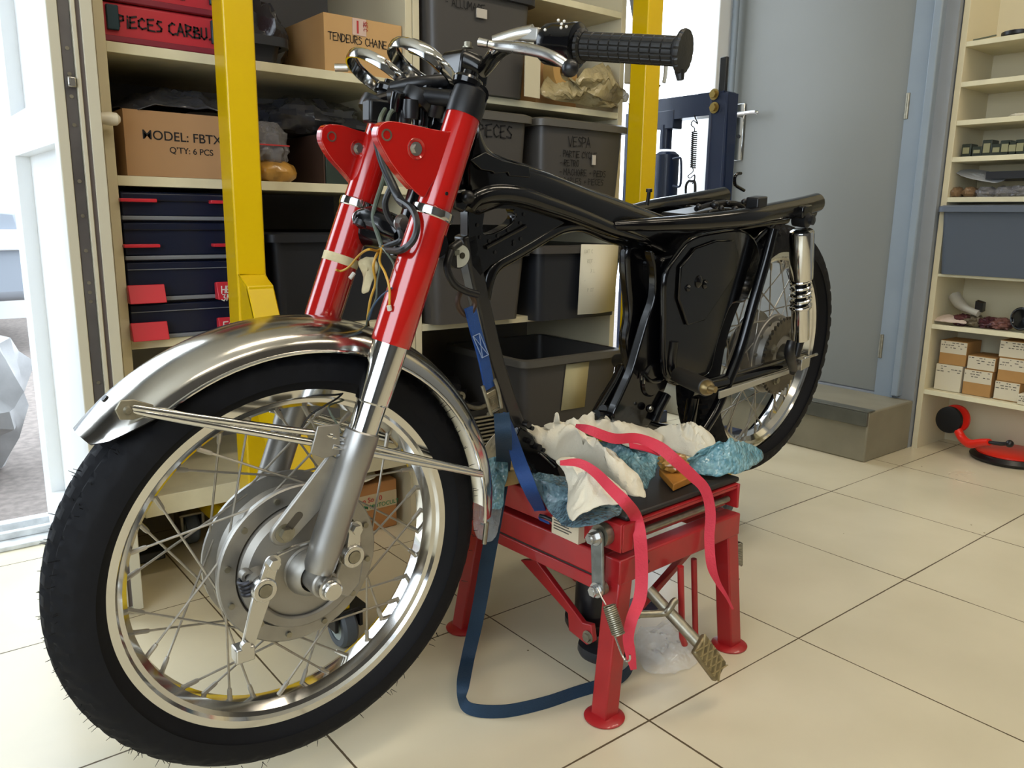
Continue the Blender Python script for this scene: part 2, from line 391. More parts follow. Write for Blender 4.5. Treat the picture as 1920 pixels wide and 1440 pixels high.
# ================================================================== ROOM
def glasslike_pane():
    mt = bpy.data.materials.new('window_glass'); mt.use_nodes = True; nt = mt.node_tree; b = nt.nodes['Principled BSDF']
    b.inputs['Base Color'].default_value = (.97, .99, 1, 1); b.inputs['Roughness'].default_value = .02; b.inputs['Alpha'].default_value = .12
    return mt
def floor_material():
    mt = bpy.data.materials.new('cream_floor_tiles'); mt.use_nodes = True; nt = mt.node_tree; b = nt.nodes['Principled BSDF']; L = nt.links
    tc = nt.nodes.new('ShaderNodeTexCoord'); sp = nt.nodes.new('ShaderNodeSeparateXYZ'); L.new(tc.outputs['Object'], sp.inputs[0])
    def math_(op, a, b_=None, c=None):
        n = nt.nodes.new('ShaderNodeMath'); n.operation = op
        for i, x in enumerate((a, b_, c)):
            if x is None: continue
            if isinstance(x, (int, float)): n.inputs[i].default_value = x
            else: L.new(x, n.inputs[i])
        return n.outputs[0]
    ds = []
    for k, off in (('X', 0.048), ('Y', 0.3485)):
        s_ = math_('SUBTRACT', sp.outputs[k], off - 9.0); ds.append(math_('PINGPONG', s_, 0.225))
    nz = nt.nodes.new('ShaderNodeTexNoise'); nz.inputs['Scale'].default_value = 2.2; L.new(tc.outputs['Object'], nz.inputs['Vector'])
    wd = math_('MULTIPLY_ADD', nz.outputs['Fac'], 0.0030, 0.0001)
    nz3 = nt.nodes.new('ShaderNodeTexNoise'); nz3.inputs['Scale'].default_value = 90; L.new(tc.outputs['Object'], nz3.inputs['Vector'])
    wd = math_('ADD', wd, math_('MULTIPLY', math_('SUBTRACT', nz3.outputs['Fac'], 0.5), 0.0012))
    line = math_('LESS_THAN', math_('MINIMUM', ds[0], ds[1]), wd)
    nz2 = nt.nodes.new('ShaderNodeTexNoise'); nz2.inputs['Scale'].default_value = 3.0; nz2.inputs['Detail'].default_value = 8; L.new(tc.outputs['Object'], nz2.inputs['Vector'])
    r = nt.nodes.new('ShaderNodeValToRGB'); r.color_ramp.elements[0].position = .3; r.color_ramp.elements[1].position = .7
    r.color_ramp.elements[0].color = lin('C9BFA4'); r.color_ramp.elements[1].color = lin('D5CBB0'); L.new(nz2.outputs['Fac'], r.inputs[0])
    # scattered dark specks
    vo = nt.nodes.new('ShaderNodeTexVoronoi'); vo.inputs['Scale'].default_value = 9; L.new(tc.outputs['Object'], vo.inputs['Vector'])
    sp2 = math_('LESS_THAN', vo.outputs['Distance'], 0.022)
    mx = nt.nodes.new('ShaderNodeMix'); mx.data_type = 'RGBA'; L.new(sp2, mx.inputs[0]); L.new(r.outputs[0], mx.inputs[6]); mx.inputs[7].default_value = lin('7E7358')
    mx2 = nt.nodes.new('ShaderNodeMix'); mx2.data_type = 'RGBA'; L.new(line, mx2.inputs[0]); L.new(mx.outputs[2], mx2.inputs[6]); mx2.inputs[7].default_value = lin('4E4028')
    L.new(mx2.outputs[2], b.inputs['Base Color'])
    rr = math_('MULTIPLY_ADD', line, 0.5, 0.16); rr = math_('ADD', rr, math_('MULTIPLY', nz2.outputs['Fac'], 0.16)); L.new(rr, b.inputs['Roughness'])
    bp_ = nt.nodes.new('ShaderNodeBump'); bp_.inputs['Strength'].default_value = .4; bp_.inputs['Distance'].default_value = .002; bp_.invert = True
    L.new(line, bp_.inputs['Height']); L.new(bp_.outputs[0], b.inputs['Normal'])
    return mt
YB = 2.29; XW = 3.0; HC = 2.7; X0 = -1.7; Y0 = -2.6
struct(M().box((X0 - .1, Y0 - .1, -.1), (4.2, YB + .12, 0)).build('floor', floor_material(), loc=(0, 0, 0)))
struct(M().box((X0 - .1, Y0 - .1, HC), (4.2, YB + .12, HC + .1)).build('ceiling', ceilpaint))
struct(M().box((X0 - .1, Y0, 0), (X0, -1.9, HC)).box((X0 - .1, .7, 0), (X0, YB, HC)).box((X0 - .1, -1.9, 2.3), (X0, .7, HC)).box((X0 - .1, -1.9, 0), (X0, .7, .6)).build('wall_left', darkwall))
struct(M().box((X0, Y0 - .1, 0), (4.2, Y0, HC)).build('wall_front', darkwall))
# back wall around the doorway (x -0.95..0.30) and the glazing (x 1.92..2.97)
struct(M().box((X0, YB, 0), (-.95, YB + .1, HC)).box((-.95, YB, 2.2), (.32, YB + .1, HC)).box((.32, YB, 0), (1.92, YB + .1, HC)).box((1.92, YB, 2.45), (3.1, YB + .1, HC)).build('wall_back', wallpaint))
# door wall, jamb side and alcove behind the right-hand shelves
dy0, dy1 = 1.49, 2.262; dz0 = 0.192; dz1 = 2.2
struct(M().box((XW, dy0 - .02, dz1 + .02), (XW + .12, YB, HC)).box((XW, 1.345, 0), (XW + .3, dy0 - .02, HC)).box((XW + .28, Y0, 0), (XW + .38, 1.345, HC)).box((XW, dy0 - .02, 0), (XW + .12, YB, dz0 - .004)).build('wall_right', wallpaint))
# grey-blue steel door and its frame
d1 = thing('door_1', 'grey-blue painted steel door above the concrete step, with chrome lever handle', 'door', (XW, 1.88, dz0)); d1['kind'] = 'structure'
M().box((XW + .006, dy0 + .004, dz0), (XW + .05, dy1, dz1)).build('door_leaf', doorpaint, d1, bevel=.002)
pl = M().obox((XW - .001, 2.205, .835 + .37), (.004, 0, 0), (0, .02, 0), (0, 0, .118)).build('handle_plate', chrome, d1, bevel=.004)
hz = onx(1392, 215, XW - .03).z
M().tube([(XW - .002, 2.2, hz), (XW - .05, 2.2, hz), (XW - .055, 2.185, hz), (XW - .055, 2.10, hz + .002), (XW - .05, 2.085, hz - .004)], [.009, .009, .009, .008, .007], 12, smooth=4).build('door_handle', chrome, d1)
M().disc((XW - .005, 2.205, hz - .085), (-1, 0, 0), .008, .003).build('keyhole', blk_s, d1)
for hzp in (onx(1697, 200, XW).z, onx(1652, 648, XW).z, 2.0):
    M().tube([(XW - .008, dy0 - .006, hzp - .045), (XW - .008, dy0 - .006, hzp + .045)], .009, 14).box((XW - .004, dy0 - .03, hzp - .04), (XW + .002, dy0 - .004, hzp + .04)).build('hinge', zinc, d1, bevel=.001)
struct(M().box((XW - .012, dy0 - .07, dz0 - .01), (XW + .05, dy0, dz1 + .05)).box((XW - .012, dy0 - .07, dz1 + .004), (XW + .05, YB - .001, dz1 + .05)).build('trim_1', framepaint, bevel=.003))
struct(M().box((XW - .03, dy0 - .1, dz0), (XW + .02, dy0 - .07, 2.3)).build('trim_2', framepaint, bevel=.005))
# concrete step in front of the door
sx = onz(1620, 868, 0).x; sy = onz(1620, 868, 0).y; sh = .187
st = thing('concrete_step', 'grey painted concrete step block below the grey-blue door', 'step', (sx + .15, sy + .4, 0)); st['kind'] = 'structure'
M().box((sx, sy, 0), (XW - .001, YB - .002, sh - .004)).build('step_block', stepm, st, bevel=.006)
M().box((sx - .014, sy + .0, sh - .055), (sx, YB - .003, sh - .004)).box((sx - .014, sy - .004, sh - .0039), (sx + .035, YB - .003, sh + .001)).build('step_nosing', stepd, st, bevel=.003)
# glazing at the back right: white frame, clear pane to the bright outside
w1 = thing('window_1', 'tall bright glazed opening in white frame behind the yellow post', 'window', (2.45, YB, 0)); w1['kind'] = 'structure'
fx0, fx1 = 1.925, 2.985
M().box((fx0, YB - .01, 0), (fx0 + .06, YB + .06, 2.44)).box((fx1 - .1, YB - .03, 0), (fx1, YB + .06, 2.44)).box((fx0, YB, 0), (fx1, YB + .06, .1)).box((fx0, YB, 2.34), (fx1, YB + .06, 2.44)).build('window_frame', pvc, w1, bevel=.004)
M().box((fx0 + .05, YB + .03, .09), (fx1 - .09, YB + .036, 2.35)).build('window_pane', glasslike_pane(), w1)
struct(M().tube([(2.965, YB - .05, 0), (2.965, YB - .05, 2.6)], .014, 12).build('trim_3', framepaint))
# ---- open white door leaf on the left, seen against its lock edge
lx0, lx1, ly0, ly1, lz1 = .299, .371, 1.71, YB - .01, 2.12
d2 = thing('door_2', 'open white plastic door leaf with metal lock strip on its edge', 'door', (.335, 2.0, 0)); d2['kind'] = 'structure'
zr0, zr1 = onx(60, 282, lx0).z, onx(30, 213, lx0).z
yb_ = onx(28, 290, lx0).y
b_ = M().box((lx0 + .03, ly0 + .0401, .131), (lx0 + .042, yb_ - .0001, lz1 - .091))
b_.box((lx0, ly0 + .005, .01), (lx1, ly0 + .04, lz1)).box((lx0, yb_, .01), (lx1, ly1, lz1))
for za, zb in ((.01, .13), (zr0, zr1), (lz1 - .09, lz1)): b_.box((lx0, ly0 + .0402, za), (lx1, yb_ - .0002, zb))
b_.build('door_panel', pvc, d2, smooth=False, weld=False)
wx = (lx1 - lx0)
M().box((lx0 + .0, ly0 - .002, .01), (lx0 + .018, ly0 + .006, lz1)).box((lx0 + .038, ly0 - .006, .01), (lx0 + .046, ly0 + .006, lz1)).box((lx0 + .054, ly0 - .004, .01), (lx1 + .003, ly0 + .006, lz1)).build('edge_profile', pvc_cream, d2, bevel=.0015)
M().box((lx0 + .019, ly0 + .001, .15), (lx0 + .037, ly0 + .005, lz1 - .1)).build('lock_strip', mat('grey_lock_strip', '6E6A68', .38, .6, vary=.25, vscale=12), d2)
M().box((lx0 + .046, ly0 - .001, .02), (lx0 + .054, ly0 + .005, lz1)).build('rubber_seal', mat('brown_seal', '5C5350', .6), d2)
lz = ony(137, 155, ly0).z
M().box((lx0 + .022, ly0 - .012, lz - .009), (lx0 + .036, ly0 + .002, lz + .009)).build('latch_bolt', alu_pol, d2, bevel=.002)
for px_, py_ in ((140, 92), (143, 140), (146, 182), (150, 235), (155, 340), (161, 405), (168, 470), (170, 530), (173, 548), (175, 565), (188, 717)):
    q = ony(px_, py_, ly0)
    M().disc((lx0 + .028, ly0 + .0005, q.z), (0, -1, 0), .0035, .0015, 12).build('screw', zinc, d2)
hz2 = ony(205, 222, ly0 + .04).z
M().lathe((lx1 - .002, ly0 + .045, hz2), (1, 0, 0), [(.0001, 0), (.014, 0), (.014, .006), (.010, .012), (.013, .03), (.012, .042), (.006, .048), (.0001, .049)], 20).box((lx1, ly0 + .03, hz2 - .035), (lx1 + .005, ly0 + .06, hz2 + .035)).build('door_handle', mat('cream_handle', 'D8D2C0', .3), d2)
# threshold of the doorway
struct(M().box((-.97, YB - .05, 0), (.33, YB + .16, .012)).box((-.97, YB + .0, .012), (.33, YB + .02, .03)).box((-.97, YB + .06, .012), (.33, YB + .08, .034)).build('trim_4', mat('worn_white_threshold', 'D6D8D8', .35, vary=.3, vscale=30), bevel=.002))
struct(M().box((.30, YB - .02, 0), (.385, YB + .07, 2.2)).box((-.97, YB - .02, 0), (-.93, YB + .07, 2.2)).box((-.97, YB - .02, 2.16), (.385, YB + .07, 2.2)).build('trim_5', pvc, bevel=.003))
# outside
struct(M().box((-6, YB + .13, -.09), (7, 12, -.03)).build('outside_ground', asphalt, loc=(0, 0, 0)))
o = lump((-.02, 3.15, -.02), (.36, .3, .36), 3, .3, 2.4, 22).build('tarpaulin_heap', tarp)
tag(o, 'crumpled light grey sheet piled outside the doorway', 'tarpaulin')
t = thing('stand_in_car', 'silver car shape standing in for indistinct clutter outside the doorway', 'car', (-1.2, 6.2, -.03))  # made-up car, stands in for outdoor clutter of unclear kind
M().prism([(-3.2, 5.6, .25), (-3.2, 5.6, .8), (-2.5, 5.65, .92), (-2.0, 5.75, 1.32), (-.6, 5.75, 1.34), (-.1, 5.65, .95), (.75, 5.6, .86), (.85, 5.6, .3)], (0, 1.5, 0)).build('car_body', mat('silver_car_paint', '8E949C', .3, .3, coat=.6), t, bevel=.06, seg=3)
M().prism([(-1.95, 5.68, .98), (-1.75, 5.72, 1.26), (-.72, 5.72, 1.27), (-.3, 5.66, .98)], (0, .06, 0)).build('side_window', blk, t)
M().box((.5, 5.57, .6), (.8, 5.62, .72)).build('headlamp', glasslike, t, bevel=.02)
for x_ in (-2.5, .1):
    w_ = M().lathe((x_, 5.68, .28), (0, 1, 0), [(.19, -.1), (.29, -.09), (.31, -.06), (.31, .06), (.29, .09), (.19, .1)], 40, closed=True).build('wheel', rubber, t)
    M().lathe((x_, 5.62, .28), (0, -1, 0), [(.0001, .03), (.06, .03), (.19, .0), (.19, -.05), (.0001, -.05)], 30).build('wheel_hub', zinc, w_)
o = lump((-.22, 3.55, -.02), (.22, .2, .2), 8, .3, 3, 18).build('refuse_bag', darkbag); tag(o, 'dark plastic refuse bag behind the grey sheet outside the doorway', 'bag')
struct(M().box((-3.2, 7.6, -.03), (5.5, 7.8, 3.0)).build('outside_building', mat('bright_facade', 'D9DBDC', .8, vary=.1, vscale=1.5)))
# ceiling lamps (the fixtures around the tube lights)
for i, (x, y) in enumerate(LAMPS):
    t = thing('ceiling_lamp', 'white fluorescent ceiling lamp above the workshop', 'lamp', (x, y, HC - .001), 'ceiling lamps')
    M().box((x - .62, y - .1, HC - .04), (x + .62, y + .1, HC - .002)).build('lamp_housing', pvc, t, bevel=.004)
    M().prism([(x - .62, y - .1, HC - .04), (x - .62, y - .12, HC - .07), (x - .62, y - .115, HC - .07), (x - .62, y - .09, HC - .04)], (1.24, 0, 0)).prism([(x - .62, y + .1, HC - .04), (x - .62, y + .12, HC - .07), (x - .62, y + .115, HC - .07), (x - .62, y + .09, HC - .04)], (1.24, 0, 0)).build('reflector', alu_pol, t)

# ================================================================== SHELVING
YF = 1.787; YR = 2.2
def unit(label, x0, x1, ztops, th=.02, ztop=1.95, kick=None, left_open=False):
    t = thing('shelving_unit', label, 'shelving', ((x0 + x1) / 2, (YF + YR) / 2, 0))
    M().box((x0, YF, 0 if not kick else kick), (x0 + .019, YR, ztop)).build('side_panel', cream, t, bevel=.001)
    M().box((x1 - .019, YF, 0), (x1, YR, ztop)).build('side_panel', cream, t, bevel=.001)
    M().box((x0, YR, .15), (x1, YR + .01, ztop)).build('back_panel', backing, t)
    for z_ in ztops: 
        tt = .045 if z_ < .3 else th
        M().box((x0 + .019, YF + .001, z_ - tt), (x1 - .019, YR, z_)).build('shelf', cream2, t, bevel=.001)
    return t
XL0, XD, XC1 = .392, 1.103, 1.845
S1, S2, S3 = 1.158, .905, .571
unit('cream shelving unit by the open white door, holding boxes over dark blue drawers', XL0, XD, [.222, S3, S2, S1, 1.5], kick=.18)
T1, T2, T3 = 1.430, 1.147, .553
unit('cream shelving unit holding the dark grey lidded crates', XD + .002, XC1, [.2, T3, T2, T1], th=.018)
for z_ in (.35, .4, .45, .5): pass
# ---- organiser with four drawers under the second shelf
ZO = lambda py: ony(300, py, YF).z
t = thing('drawer_organiser', 'dark blue organiser with four drawers and red label holders', 'organiser', (.55, 1.95, S3))
ox0, ox1 = .412, .70
M().box((ox0, YF + .02, S3 + .001), (ox1, YR - .03, S2 - .03)).build('organiser_body', navybin, t, bevel=.004)
rows = [(362, 412, 377, 0), (417, 486, 461, 0), (491, 563, 555, 1), (570, 634, 624, 1)]
for i, (ya, yb, yh, big) in enumerate(rows):
    za, zb = ZO(ya), ZO(yb)
    d = M().box((ox0 + .003, YF + .004, zb + .007), (ox1 - .003, YF + .03, za)).build('drawer', navybin, t, bevel=.003)
    M().box((ox0 + .001, YF - .004, zb - .001), (ox1 - .001, YF + .02, zb + .0075)).build('grey_drawer_lip', silverlip, d, bevel=.002)
    M().box((ox0 + .004, YF - .001, za - .016), (ox1 - .004, YF + .006, za - .0145)).build('drawer_groove', silverlip if i > 1 else blk_s, d)
    for k, cx in enumerate((onx(0, 0, 1).x * 0 + ony(268 if big else 268, 500, YF).x, ony(430, 500, YF).x)):
        zh = ZO(yh)
        if big:
            hb = M().prism([(cx - .036, YF - .002, zh - .012), (cx - .036, YF - .002, zh + .024), (cx - .036, YF - .014, zh + .026), (cx - .036, YF - .026, zh - .012)], (.072, 0, 0)).build('label_holder', redlab, d, bevel=.0015)
            if k == 1:
                tx = M(); hand(tx, 'HE' if i == 2 else 'ES', (cx - .03, YF - .0265, zh + .003), (1, 0, 0), (0, -.3, 1), .016, .16); hand(tx, '3M' if i == 2 else 'S', (cx - .03, YF - .0275, zh - .013), (1, 0, 0), (0, -.3, 1), .014, .16)
                tx.build('label_text', ink_white, d, smooth=False, weld=False)
        else:
            M().box((cx - .036, YF - .014, zh - .003), (cx + .034, YF + .004, zh + .004)).build('label_holder', redlab, d, bevel=.0015)
# dark crate right of the organiser
def crate(name, label, x0, x1, y0, y1, z0, z1, m_, lid=True, group=None, wall=.004, taper=.012, rimw=.014, lidm=None, openm=None):
    t = thing(name, label, 'crate', ((x0 + x1) / 2, (y0 + y1) / 2, z0), group)
    tp = taper
    def ringp(x0, x1, y0, y1, z, r=.025, k=5):
        out = []
        for cx, cy, a in ((x1 - r, y1 - r, 0), (x0 + r, y1 - r, 90), (x0 + r, y0 + r, 180), (x1 - r, y0 + r, 270)):
            for i in range(k + 1): an = math.radians(a + 90 * i / k); out.append(V((cx + r * math.cos(an), cy + r * math.sin(an), z)))
        return out
    mb = M(); loops = [ringp(x0 + tp, x1 - tp, y0 + tp, y1 - tp, z0), ringp(x0, x1, y0, y1, z1), ringp(x0 + wall, x1 - wall, y0 + wall, y1 - wall, z1), ringp(x0 + tp + wall, x1 - tp - wall, y0 + tp + wall, y1 - tp - wall, z0 + wall)]
    n = len(loops[0]); vs = sum(loops, []); fs = []
    for a in range(3):
        for i in range(n): fs.append((a * n + i, a * n + (i + 1) % n, (a + 1) * n + (i + 1) % n, (a + 1) * n + i))
    fs.append(tuple(range(n - 1, -1, -1))); fs.append(tuple(range(3 * n, 4 * n)))
    mb.add(vs, fs).build('crate_body', m_, t, ang=30)
    rb = M()
    if lid:
        A = [ringp(x0 - rimw, x1 + rimw, y0 - rimw, y1 + rimw, z1 - .006, .03), ringp(x0 - rimw, x1 + rimw, y0 - rimw, y1 + rimw, z1 + .012, .03), ringp(x0 - rimw + .01, x1 + rimw - .01, y0 - rimw + .01, y1 + rimw - .01, z1 + .017, .03), ringp(x0 + .02, x1 - .02, y0 + .02, y1 - .02, z1 + .012, .03)]
    else:
        A = [ringp(x0 - .001, x1 + .001, y0 - .001, y1 + .001, z1 - .018, .026), ringp(x0 - rimw, x1 + rimw, y0 - rimw, y1 + rimw, z1 - .02, .03), ringp(x0 - rimw, x1 + rimw, y0 - rimw, y1 + rimw, z1, .03), ringp(x0 + .002, x1 - .002, y0 + .002, y1 - .002, z1 + .002, .024)]
    vs = sum(A, []); fs = []
    for a in range(3):
        for i in range(n): fs.append((a * n + i, a * n + (i + 1) % n, (a + 1) * n + (i + 1) % n, (a + 1) * n + i))
    if lid: fs += [tuple(range(n - 1, -1, -1)), tuple(range(3 * n, 4 * n))]
    rb.add(vs, fs).build('lid' if lid else 'rim', lidm or m_, t, ang=30)
    return t
crate('storage_crate', 'black crate on the drawer shelf between the yellow post and red fork', .735, 1.07, YF + .02, YR - .03, S3 + .001, .775, darkbin)
# ---- red cases on the top left shelf
def zy(px, py, y=YF): return ony(px, py, y).z
cx0 = .405
lev = [S1 + .001, S1 + .019, S1 + .076, S1 + .128, S1 + .21]
labs = ['red plastic case, lowest of the stack, with marker lettering', 'red plastic case in the middle of the stack on the top left shelf', 'uppermost red plastic case visible on the top left shelf']
lo = [S1 + .001, S1 + .077, S1 + .131]; hi = [S1 + .075, S1 + .129, S1 + .2]
for i in range(3):
    t = thing('parts_case', labs[i], 'case', (.52, 1.95, lo[i]), 'red cases on the top left shelf')
    M().box((cx0, YF + .012, lo[i]), (.66, YR - .06, hi[i])).build('case_body', redcase, t, bevel=.005)
    for xx in (cx0 + .012, .618):
        M().box((xx, YF + .004, lo[i] + .022), (xx + .022, YF + .014, hi[i] - .006)).build('clip', clampblue, t, bevel=.002)
    M().box((cx0 + .001, YF + .006, lo[i]), (.659, YF + .012, lo[i] + .012)).build('case_edge', mat('dark_red_trim', '7A2030', .5), t, bevel=.002)
    tx = M()
    if i == 0: hand(tx, 'PiECES CARBU.', (cx0 + .034, YF + .011, lo[i] + .031), (1, 0, -.01), (0, 0, 1), .021, .16)
    if i == 1: hand(tx, 'MOT T CODES', (cx0 + .05, YF + .011, lo[i] + .036), (1, 0, 0), (0, 0, 1), .009, .12); hand(tx, 'DONNEES DE ORTHE', (cx0 + .05, YF + .011, lo[i] + .022), (1, 0, 0), (0, 0, 1), .010, .12)
    if i == 2: hand(tx, 'PATE VIRME', (cx0 + .06, YF + .011, lo[i] + .024), (1, 0, 0), (0, 0, 1), .018, .13)
    tx.build('marker_text', ink, t, smooth=False, weld=False)
# dark things behind the post on the top shelf
o = crate('storage_crate', 'small charcoal tray beside the red cases behind the yellow post', .69, .80, YF + .06, YR - .05, S1 + .001, S1 + .065, darkbin, lid=False)
o = lump((.79, 2.02, S1 + .001), (.08, .1, .1), 8, .3).build('plastic_bag', darkbag); tag(o, 'dark plastic bag behind the cardboard box on the top left shelf', 'bag')
q = onz(275, 1050, 0)
o = M().prism([q + V(p) for p in ((-.03, -.02, 0), (.04, -.02, 0), (.05, .03, 0), (-.02, .03, 0))], (.0, .01, .022)).build('door_wedge', blk_s, bevel=.004); tag(o, 'small black wedge on the tiles beside the open white door', 'wedge')
# ---- cardboard boxes
def carton(name, label, x0, x1, y0, y1, z0, z1, m_, openf=False, group=None, cat='box'):
    t = thing(name, label, cat, ((x0 + x1) / 2, (y0 + y1) / 2, z0), group)
    if openf:
        mb = M(); w_ = .004
        mb.box((x0, y0, z0), (x1, y0 + w_, z1)).box((x0, y1 - w_, z0), (x1, y1, z1)).box((x0, y0 + w_, z0), (x0 + w_, y1 - w_, z1)).box((x1 - w_, y0 + w_, z0), (x1, y1 - w_, z1)).box((x0 + w_, y0 + w_, z0), (x1 - w_, y1 - w_, z0 + w_))
        mb.build('box_body', m_, t)
    else: M().box((x0, y0, z0), (x1, y1, z1)).build('box_body', m_, t, bevel=.002)
    return t
a0 = ony(606, 17, YF + .012); a1 = ony(740, 150, YF + .012)
t = carton('cardboard_box', 'cardboard box with handwriting for chain parts on the top left shelf', a0.x, 1.08, YF + .012, YR - .04, S1 + .001, a0.z - .006, card2, True)
tx = M(); hand(tx, 'TENDEURS CHAiNE', (a0.x + .010, YF + .012, S1 + .070), (1, 0, -.02), (0, 0, 1), .0165, .11, gap=.13); tx.build('marker_text', ink, t, smooth=False, weld=False)
M().box((a0.x + .072, YF + .0105, S1 + .088), (a0.x + .108, YF + .0118, S1 + .125)).build('address_label', mat('pink_label', 'CBAFA0', .7), t)
tx = M(); hand(tx, 'SEC', (a0.x + .1, YF + .0105, S1 + .12), (0, 0, -1), (1, 0, 0), .010, .15); tx.box((a0.x + .083, YF + .0098, S1 + .092), (a0.x + .0875, YF + .0104, S1 + .12)).build('printed_label_text', ink_red, t, smooth=False, weld=False)
b0 = ony(232, 203, 1.80)
t = carton('cardboard_box', 'large cardboard box with printed model lettering on the middle left shelf', b0.x - .003, .697, 1.80, 2.13, S2 + .001, b0.z, mat('cardboard_pinkish', 'A9835C', .8, vary=.08, vscale=5), True)
hz_ = b0.z - S2
printed('MODEL: FBTX4L', (b0.x + .030, 1.80, S2 + .075), (1, 0, -.012), (0, 0, 1), .0262, ink, t)
printed("Q'TY: 6 PCS", (b0.x + .082, 1.80, S2 + .050), (1, 0, -.012), (0, 0, 1), .0175, ink, t)
o = solid(crumple([(.45, 1.81, b0.z + .004), (.58, 1.805, b0.z + .01), (.69, 1.81, b0.z + .002), (.69, 1.95, b0.z + .02), (.6, 2.1, b0.z + .03), (.45, 2.05, b0.z + .02)], dome=.03, amp=.02, freq=14, seed=4).build('plastic_film', darkbag)); tag(o, 'dark crumpled film in the top of the printed cardboard box', 'film')
o = M().prism([(.475, 1.87, b0.z), (.545, 1.87, b0.z), (.50, 1.88, b0.z + .022), (.478, 1.9, b0.z + .033)], (0, .1, 0)).build('fabric_scrap', blk_s); tag(o, 'black pointed scrap sticking out of the printed cardboard box', 'scrap')
q = ony(512, 300, 1.84)
o = lump((.755, 1.87, .945), (.052, .05, .055), 11, .22, 2.5, 18).build('zip_bag', clearbag); tag(o, 'clear zip bag lying on the brown wrapped parts beside the printed box', 'bag')
M().box((.715, 1.817, .985), (.79, 1.819, .988)).build('zip_seal', ink_red, o)
o = lump((.765, 1.86, S2 + .001), (.055, .045, .03), 12, .1, 2.5, 16).build('wrapped_parts', brownbag); tag(o, 'brown parts wrapped in clear film on the middle left shelf', 'package')
t = carton('metal_box', 'dark green metal box with brown side behind the red headlamp bracket', .89, 1.06, 1.84, 2.1, S2 + .001, S2 + .12, mat('dark_green_metal', '2C3A34', .5, vary=.2, vscale=12))
M().box((.886, 1.845, S2 + .002), (.8895, 2.095, S2 + .118)).build('side_face', mat('brown_side', '4A352C', .6), t)
o = lump((.90, 1.97, S2 + .121), (.14, .1, .05), 21, .3, 2.0, 20).build('plastic_bag', darkbag); tag(o, 'dark grey plastic bag on top of the green metal box', 'bag')
# floor box under the left unit
t = carton('cardboard_box', 'cardboard box on the floor under the left shelving with green and red print', .86, 1.055, 1.815, 2.08, .001, .135, mat('cardboard_brown', 'A87645', .8, vary=.1, vscale=9))
M().box((.861, 1.8135, .062), (1.054, 1.8148, .105)).build('print_band', mat('pale_band', 'B8A684', .8), t)
printed('COM MOTOCULT', (.93, 1.8134, .067), (1, 0, 0), (0, 0, 1), .016, ink_green, t)
printed('o So 10', (.95, 1.8134, .085), (1, 0, 0), (0, 0, 1), .019, ink_red, t)
o = solid(crumple([(.87, 1.82, .16), (.93, 1.80, .15), (.99, 1.81, .155), (1.0, 1.9, .165), (.9, 1.92, .165)], dome=.005, amp=.004, seed=9).build('folded_paper', paper)); tag(o, 'cream paper lying on the cardboard box on the floor', 'paper')
# ---- grey crates of the centre unit
yfb = 1.735
def face_text(t, lines, x, z, h, y, gap=1.35, dx=0, w=.11, m_=ink):
    tx = M()
    for i, s_ in enumerate(lines): hand(tx, s_, (x + dx * i, y, z - i * h * gap), (1, 0, 0), (0, 0, 1), h, w, jit=.06, gap=.16)
    tx.build('marker_text', m_, t, smooth=False, weld=False)
t = crate('storage_crate', 'grey lidded crate on the upper shelf behind the chrome handlebar', 1.135, 1.455, yfb + .02, YR - .03, T2 + .001, 1.385, greybin, lidm=darkbin)
face_text(t, ['VESPA'], 1.195, T2 + .225, .018, yfb + .0195); face_text(t, ['- ALLUMAGE'], 1.18, T2 + .193, .018, yfb + .0205)
M().box((1.27, yfb + .014, 1.325), (1.302, yfb + .018, 1.347)).build('small_label', mat('pale_label', 'B8B0A4', .6), t)
o = M().obox((1.445, yfb + .002, T2 + .056), (.029, .003, 0), (-.0001, .0012, 0), (0, 0, .054)).build('white_card', mat('cream_card', 'C9C0A4', .7)); tag(o, 'blank cream card standing against the grey crate on the upper shelf', 'card')
t = carton('cardboard_box', 'cardboard box behind the bubble wrap on the upper shelf', 1.56, 1.72, 1.86, 2.1, T2 + .001, T2 + .15, card)
o = M().lathe((1.60, 1.80, T2 + .085), (.1, -1, .1), [(.022, -.02), (.05, -.02), (.05, .02), (.022, .02)], 36, closed=True).build('tape_roll', mat('tan_tape', 'B08A50', .5)); tag(o, 'tan roll of tape in the film on the upper shelf below the black grip', 'tape')
def bagpts(L, y, m_, name, label, cat, seed, dy=.08, dome=0, amp=.015):
    P = [ony(a, b, y + (dy * (i % 3) / 3)) for i, (a, b) in enumerate(L)]
    c = sum(P, V()) / len(P); c.y -= .03
    o = solid(crumple(P, amp=amp, freq=20, seed=seed, cen=c, dome=dome).build(name, m_), .001); tag(o, label, cat); return o
bagpts([(1020, 185), (1022, 150), (1045, 138), (1075, 150), (1100, 165), (1150, 195), (1155, 203), (1100, 200)], 1.76, yelbag, 'bubble_wrap', 'beige bubble wrap bundle on the upper shelf beside the cream card', 'bubble wrap', 3)
bagpts([(1080, 150), (1110, 125), (1140, 125), (1160, 160), (1180, 182), (1165, 195), (1120, 185), (1095, 170)], 1.74, yelbag, 'bubble_wrap', 'beige bubble wrap bag hanging over the right end of the upper shelf', 'bubble wrap', 5)
zt = T3 + .555
t = crate('storage_crate', 'grey lidded crate on the middle shelf with one word of handwriting', 1.13, 1.435, yfb, YR - .03, T3 + .26, 1.085, greybin, lidm=mat('lid_grey_plastic', '57544E', .4))
face_text(t, ['PiECES'], 1.268, 1.038, .030, yfb + .001, w=.12); face_text(t, ['-'], 1.27, 1.003, .02, yfb + .002)
t = crate('storage_crate', 'grey lidded crate with a long handwritten list near the yellow post', 1.475, 1.80, yfb - .005, YR - .03, T3 + .26, 1.085, greybin, lidm=MATS['lid_grey_plastic'])
